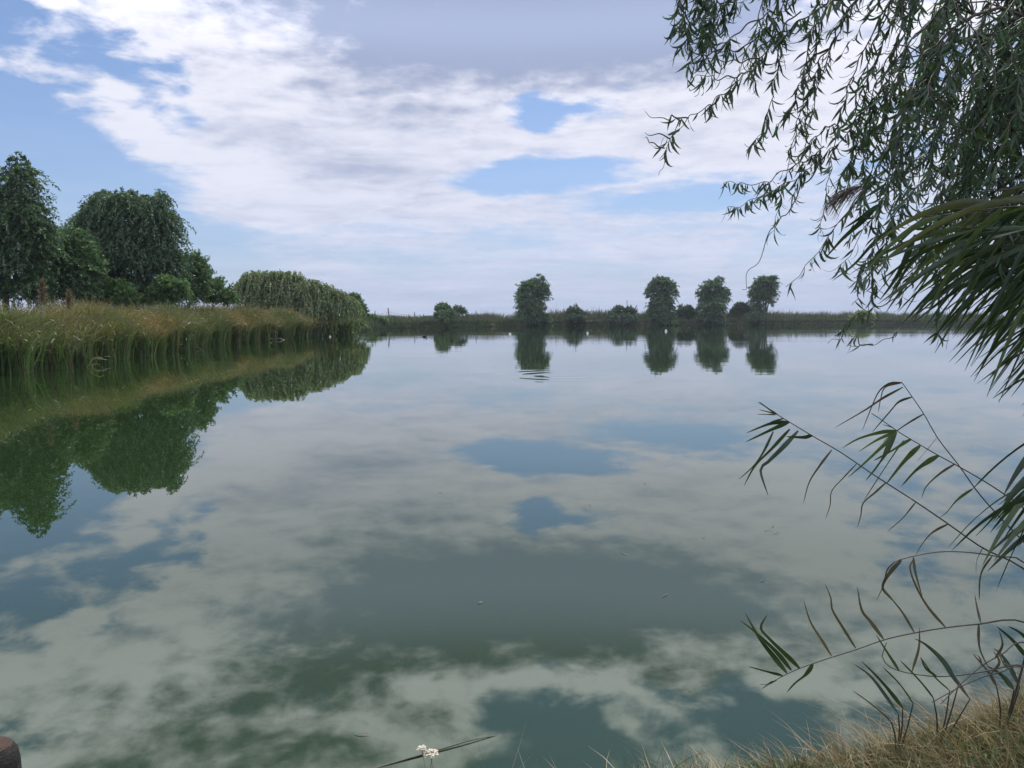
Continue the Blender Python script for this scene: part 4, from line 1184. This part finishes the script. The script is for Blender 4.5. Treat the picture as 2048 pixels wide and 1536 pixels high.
    for pts, w in (([(480, 200), (380, 270), (260, 345)], 40), ([(450, 220), (350, 320), (250, 410), (150, 520)], 44), ([(560, 330), (430, 440), (320, 560), (190, 655)], 36),
                   ([(680, 380), (610, 560), (540, 680), (470, 770)], 44), ([(470, 160), (540, 60), (560, 10)], 26), ([(760, 430), (650, 560), (560, 720), (510, 800)], 34)):
        pp = [P3(*z6(*p), d + 0.03 * k) for k, p in enumerate(pts)]
        leaf_strip(pp, w / 2.953 * d / FPX * 0.5, np.array(R_DARK), rng, 0.3 * rng.standard_normal(), 12).build('leaf', M_NEARLEAF, o)
reed_clump()

# ------------------------------------------------------------------ near bank grass, flower, stick, stump
def near_grass():
    rng = np.random.default_rng(101)
    def field(mb, n, x0, x1, o0, o1, h0, h1, w, cols, lean, drift=(-0.15, 0.1), dens=None):
        x = x0 + (x1 - x0) * rng.random(n)
        sy = np.interp(x, _sp_near[:, 0], _sp_near[:, 1])
        y = sy - (o0 + (o1 - o0) * rng.random(n))
        if dens is not None:
            k = rng.random(n) < dens(x, y); x, y = x[k], y[k]; n = len(x)
        z = gz(x, y)
        h = (h0 + (h1 - h0) * rng.random(n) ** 1.6)
        T = np.linspace(0, 1, 5)
        d = norm(np.stack([lean * rng.standard_normal(n) + drift[0], lean * rng.standard_normal(n) + drift[1], np.ones(n)], 1))
        bend = rng.standard_normal((n, 2)) * 0.45 + np.array(drift)
        Cn = np.stack([x, y, z - 0.01], 1)[:, None] + d[:, None] * (h[:, None] * T)[..., None]
        Cn[..., :2] += bend[:, None] * (h[:, None] * T ** 2)[..., None]
        Cn[..., 2] -= (np.linalg.norm(bend, axis=1) * h * 0.5)[:, None] * T ** 2.5
        Cn[..., 2] = np.maximum(Cn[..., 2], 0.002)
        W = w * (0.6 + 0.8 * rng.random((n, 1))) * np.array((0.9, 1, 0.85, 0.6, 0.08))
        a = rng.random(n) * 6.283
        sd_ = np.stack([np.cos(a), np.sin(a), 0 * a], 1)
        c = np.array(cols)[rng.choice(len(cols), n)] * (0.6 + 0.8 * rng.random((n, 1)))
        strips(mb, Cn, W, sd_, np.repeat(c[:, None], 5, 1))
    green = [(0.060, 0.095, 0.022), (0.09, 0.12, 0.03), (0.05, 0.085, 0.022)]
    dry = [(0.29, 0.21, 0.10), (0.21, 0.15, 0.075), (0.15, 0.10, 0.05), (0.33, 0.25, 0.13)]
    edge = lambda x, y: np.interp(x, [-0.7, 0.0, 0.25, 0.6, 1.0, 3], [0.1, 0.5, 0.7, 0.95, 1, 1])
    mb = MB()
    field(mb, 40000, -0.7, 3.6, -0.02, 1.0, 0.04, 0.13, 0.0020, green, 0.35, dens=edge)
    field(mb, 7000, -5, 6, 0.5, 3.5, 0.05, 0.15, 0.0022, green, 0.35)
    tag(mb.build('green_grass', M_GRASS), 'short green grass on the near bank', 'grass', kind='stuff')
    mb = MB()
    dd = lambda x, y: edge(x, y) * np.clip(0.35 + 0.6 * (x - 0.5), 0.12, 1)
    field(mb, 13000, -0.4, 3.6, -0.04, 0.9, 0.05, 0.20, 0.0015, dry, 0.5, dens=dd)
    field(mb, 1500, 1.1, 3.4, 0.0, 0.6, 0.12, 0.28, 0.0013, dry, 0.5, drift=(-0.35, 0.15))
    field(mb, 900, 0.2, 2.6, -0.06, 0.06, 0.05, 0.15, 0.0014, dry, 0.9, drift=(-0.3, 0.5))
    field(mb, 3000, -5, 6, 0.5, 3.5, 0.08, 0.3, 0.0018, dry, 0.5)
    tag(mb.build('dry_grass', M_GRASS), 'tangled straw coloured dry grass on the near bank', 'grass', kind='stuff')
_o = np.argsort(_sp[:, 0]); _k = [p for p in SHORE if p[1] < 12 and p[0] > -12]
_sp_near = np.array(sorted(_k))
near_grass()

def yarrow():
    rng = np.random.default_rng(111)
    d = 2.75
    top = P3(862, 1507, d); top2 = P3(843, 1497, d + 0.01)
    bx, by = top[0] + 0.01, 2.36
    root = np.array((bx, by, float(gz(bx, by)) - 0.01))
    o = thing('yarrow_plant', root, 'small wildflower with two flat cream flower heads by the water', 'flower')
    for tp, r, n in ((top, 0.027, 80), (top2, 0.018, 38)):
        mb = MB(); tube(mb, cr([root, root * 0.4 + tp * 0.6 + np.array((0.012, 0, 0)), tp], 12), np.linspace(0.0022, 0.0014, 12), 6, (0.075, 0.09, 0.045)); mb.build('stem', M_STEM, o, True)
        mb = MB()
        for i in range(n):
            a = rng.random() * 6.283; rr = r * math.sqrt(rng.random())
            c = tp + np.array((rr * math.cos(a), rr * math.sin(a), 0.006 - 0.25 * rr + 0.002 * rng.standard_normal()))
            pr = 0.0052; ring = [c + np.array((pr * math.cos(q), pr * math.sin(q), 0.0004)) for q in np.arange(6) * math.pi / 3]
            mb.add(np.vstack([c + np.array((0, 0, 0.0022)), ring, c - np.array((0, 0, 0.003))]), [(0, 1 + q, 1 + (q + 1) % 6) for q in range(6)] + [(7, 1 + (q + 1) % 6, 1 + q) for q in range(6)])
        mb.build('flower_head', M_PETAL, o)
    for i in range(12):
        t = 0.15 + 0.6 * i / 12; b = root * (1 - t) + top * t; a = rng.random() * 6.283
        pp = [b + np.array((math.cos(a), math.sin(a), 0.7)) * 0.05 * s_ - np.array((0, 0, 0.02)) * s_ ** 2 for s_ in (0, 0.5, 1)]
        leaf_strip(pp, 0.0026, (0.07, 0.10, 0.045), rng, 0, 6).build('leaf', M_GRASS, o)
yarrow()

def tufts():
    rng = np.random.default_rng(121)
    mb = MB()
    for (px, n, h, dry) in [(a, b * 2, c * 1.15, e) for a, b, c, e in ((930, 3, 0.20, 1), (1000, 4, 0.22, 1), (1045, 9, 0.16, 0), (1070, 10, 0.15, 0), (1120, 5, 0.13, 1), (1215, 6, 0.15, 1), (1255, 16, 0.13, 0), (1300, 8, 0.17, 0), (1345, 9, 0.13, 1), (1395, 14, 0.12, 0))]:
        x0 = (px - CX) / FPX * 2.75; y0 = np.interp(x0, _sp_near[:, 0], _sp_near[:, 1]) - 0.03
        x = x0 + 0.02 * rng.standard_normal(n); y = y0 + 0.03 * rng.standard_normal(n); z = np.maximum(gz(x, y), 0)
        hh = h * (0.6 + 0.6 * rng.random(n))
        T = np.linspace(0, 1, 6)
        d = norm(np.stack([0.3 * rng.standard_normal(n), 0.3 * rng.standard_normal(n), np.ones(n)], 1))
        Cn = np.stack([x, y, z - 0.02], 1)[:, None] + d[:, None] * (hh[:, None] * T)[..., None]
        bend = 0.5 * rng.standard_normal((n, 2)); Cn[..., :2] += bend[:, None] * (hh[:, None] * T ** 2.5)[..., None]
        c = np.array((0.20, 0.17, 0.11) if dry else (0.06, 0.095, 0.035)) * (0.6 + 0.7 * rng.random((n, 1)))
        a = rng.random(n) * 6.283
        strips(mb, Cn, 0.0017 * (0.7 + 0.6 * rng.random((n, 1))) * np.array((1, 1, 1, 0.8, 0.6, 0.1)), np.stack([np.cos(a), np.sin(a), 0 * a], 1), np.repeat(c[:, None], 6, 1))
    tag(mb.build('grass_tufts', M_GRASS), 'thin tufts of grass at the very edge of the water', 'grass', kind='stuff')
tufts()

def water_point(px, py, z=0.0):
    a = P3(px, py, 1.0) - np.array((0, 0, CAMZ)); k = (z - CAMZ) / a[2]
    return np.array((0, 0, CAMZ)) + a * k
mb = MB()
w = [water_point(700, 1552, -0.004), water_point(800, 1522, 0.002), water_point(890, 1496, 0.005), water_point(945, 1480, 0.006), water_point(1012, 1468, -0.003)]
tube(mb, cr(w, 24), np.interp(np.linspace(0, 1, 24), [0, 0.6, 1], [0.0038, 0.0032, 0.0012]), 7, (0.10, 0.10, 0.08))
tag(mb.build('stick', M_STEM, None, True), 'thin dark stick lying in the water behind the cream flower', 'stick')

# stump of a mooring post in the shallows
def stump():
    c = water_point(-30, 1600, 0.0)
    t = P3(-16, 1482, 2.5)
    top = np.array((t[0], t[1], t[2])); r = 0.078
    base = np.array((top[0], top[1] + 0.01, -0.3))
    o = thing('mooring_stump', base, 'round wet post stump, side painted shaded black, top painted sunlit brown, standing in the shallows', 'post')
    H = top[2] - base[2]
    mb = MB(); zs = np.array((0, 0.3, 0.6, 0.86, 0.93, 0.972)); rs = np.array((1.05, 1.0, 1.0, 0.98, 0.90, 0.70)) * r
    tube(mb, np.stack([base[0] + 0 * zs, base[1] - 0.01 * zs, base[2] + zs * H], 1), rs, 18)
    mb.build('shaft', M_WETSHADE, o, True)
    mb = MB(); zs = np.array((0.968, 0.983, 0.996, 1.0)); rs = np.array((0.735, 0.60, 0.34, 0.03)) * r
    tube(mb, np.stack([base[0] + 0 * zs, base[1] - 0.01 * zs, base[2] + zs * H], 1), rs, 18)
    mb.build('sunlit_top', M_LITWOOD, o, True)
stump()

# marker floats and a coot on the water
def float_at(px, py, d, label, body, cap):
    p = water_point(px, py); o = thing('marker_float', (p[0], p[1], 0), label, 'float', None)
    def lathe(prof):
        mb = MB(); prof = np.array(prof); tube(mb, np.stack([p[0] + 0 * prof[:, 0], p[1] + 0 * prof[:, 0], prof[:, 0]], 1), prof[:, 1], 12); return mb
    s_ = d
    lathe([(-0.08 * s_, 0.02 * s_), (-0.06 * s_, 0.10 * s_), (0.02 * s_, 0.15 * s_), (0.10 * s_, 0.13 * s_), (0.16 * s_, 0.06 * s_)]).build('body', body, o, True)
    lathe([(0.155 * s_, 0.045 * s_), (0.21 * s_, 0.05 * s_), (0.25 * s_, 0.02 * s_)]).build('cap', cap, o, True)
float_at(1020, 669, 1.0, 'white float with an orange cap off the lone far bank willow', M_PLASTIC, M_REDPLASTIC)
float_at(1175, 667, 0.9, 'small white float before the gap between the two dark bushes', M_PLASTIC, M_PLASTIC)
float_at(1332, 663, 1.25, 'white float before the leafy far bank willow', M_PLASTIC, M_PLASTIC)
float_at(660, 674, 0.8, 'pale float at the end of the reed bed', M_PLASTIC, M_REDPLASTIC)
def coot():
    p = water_point(849, 674); o = thing('coot', (p[0], p[1], 0), 'small dark water bird swimming off the fence corner', 'bird')
    mb = MB()
    path = cr([p + (-0.20, 0, 0.10), p + (-0.12, 0, 0.06), p + (0.0, 0, 0.06), p + (0.11, 0, 0.07), p + (0.155, 0, 0.15), p + (0.165, 0, 0.22), p + (0.20, 0, 0.245), p + (0.235, 0, 0.235)], 18)
    tube(mb, path, np.interp(np.linspace(0, 1, 18), [0, 0.15, 0.4, 0.6, 0.72, 0.82, 0.92, 1], [0.02, 0.08, 0.12, 0.10, 0.05, 0.04, 0.045, 0.02]), 12)
    mb.build('body', M_DARK, o, True)
    mb = MB(); tube(mb, cr([p + (0.225, 0, 0.238), p + (0.27, 0, 0.225)], 4), [0.018, 0.014, 0.01, 0.003], 8); mb.build('bill', M_PLASTIC, o, True)
coot()

# specks of leaf and seed floating on the pond
rng = np.random.default_rng(131)
for k, (px, py) in enumerate(((1545, 1053), (1552, 1066), (1524, 1161), (1535, 1060), (1290, 967), (1405, 925), (722, 1468), (410, 1105), (1408, 1075), (1248, 1107), (960, 1205), (1180, 1010), (1330, 1190), (880, 985))):
    p = water_point(px, py, 0.004); a = rng.random() * 6.283; ln = 0.02 + 0.02 * rng.random()
    v = np.array((math.cos(a), math.sin(a), 0)) * ln
    mb = leaf_strip([p - v, p + np.array((0, 0, 0.002)), p + v], 0.005, (0.14, 0.12, 0.07), rng, 1.5708 - 0.2, 5)
    o = mb.build('floating_leaf', M_NEARLEAF)
    tag(o, 'tiny withered leaf drifting on the open water', 'leaf', 'leaves drifting on the pond')

# ------------------------------------------------------------------ thin summer haze
def haze():
    mb = MB(); x0, x1, y0, y1, z0, z1 = -9500., 9500., -9500., 9500., -4.0, 24.0
    v = [(x, y, z) for z in (z0, z1) for y in (y0, y1) for x in (x0, x1)]
    mb.add(v, [(0, 2, 3, 1), (4, 5, 7, 6), (0, 1, 5, 4), (2, 6, 7, 3), (0, 4, 6, 2), (1, 3, 7, 5)])
    m, N, t = mat('haze')
    pv = N.n('ShaderNodeVolumePrincipled'); pv.inputs['Color'].default_value = (0.80, 0.88, 1.0, 1); pv.inputs['Density'].default_value = 0.0002
    pv.inputs['Anisotropy'].default_value = 0.2
    o = N.n('ShaderNodeOutputMaterial'); t.links.new(pv.outputs[0], o.inputs['Volume'])
    tag(mb.build('haze', m), 'thin pale haze over the pond and fields', 'haze', kind='stuff')
haze()
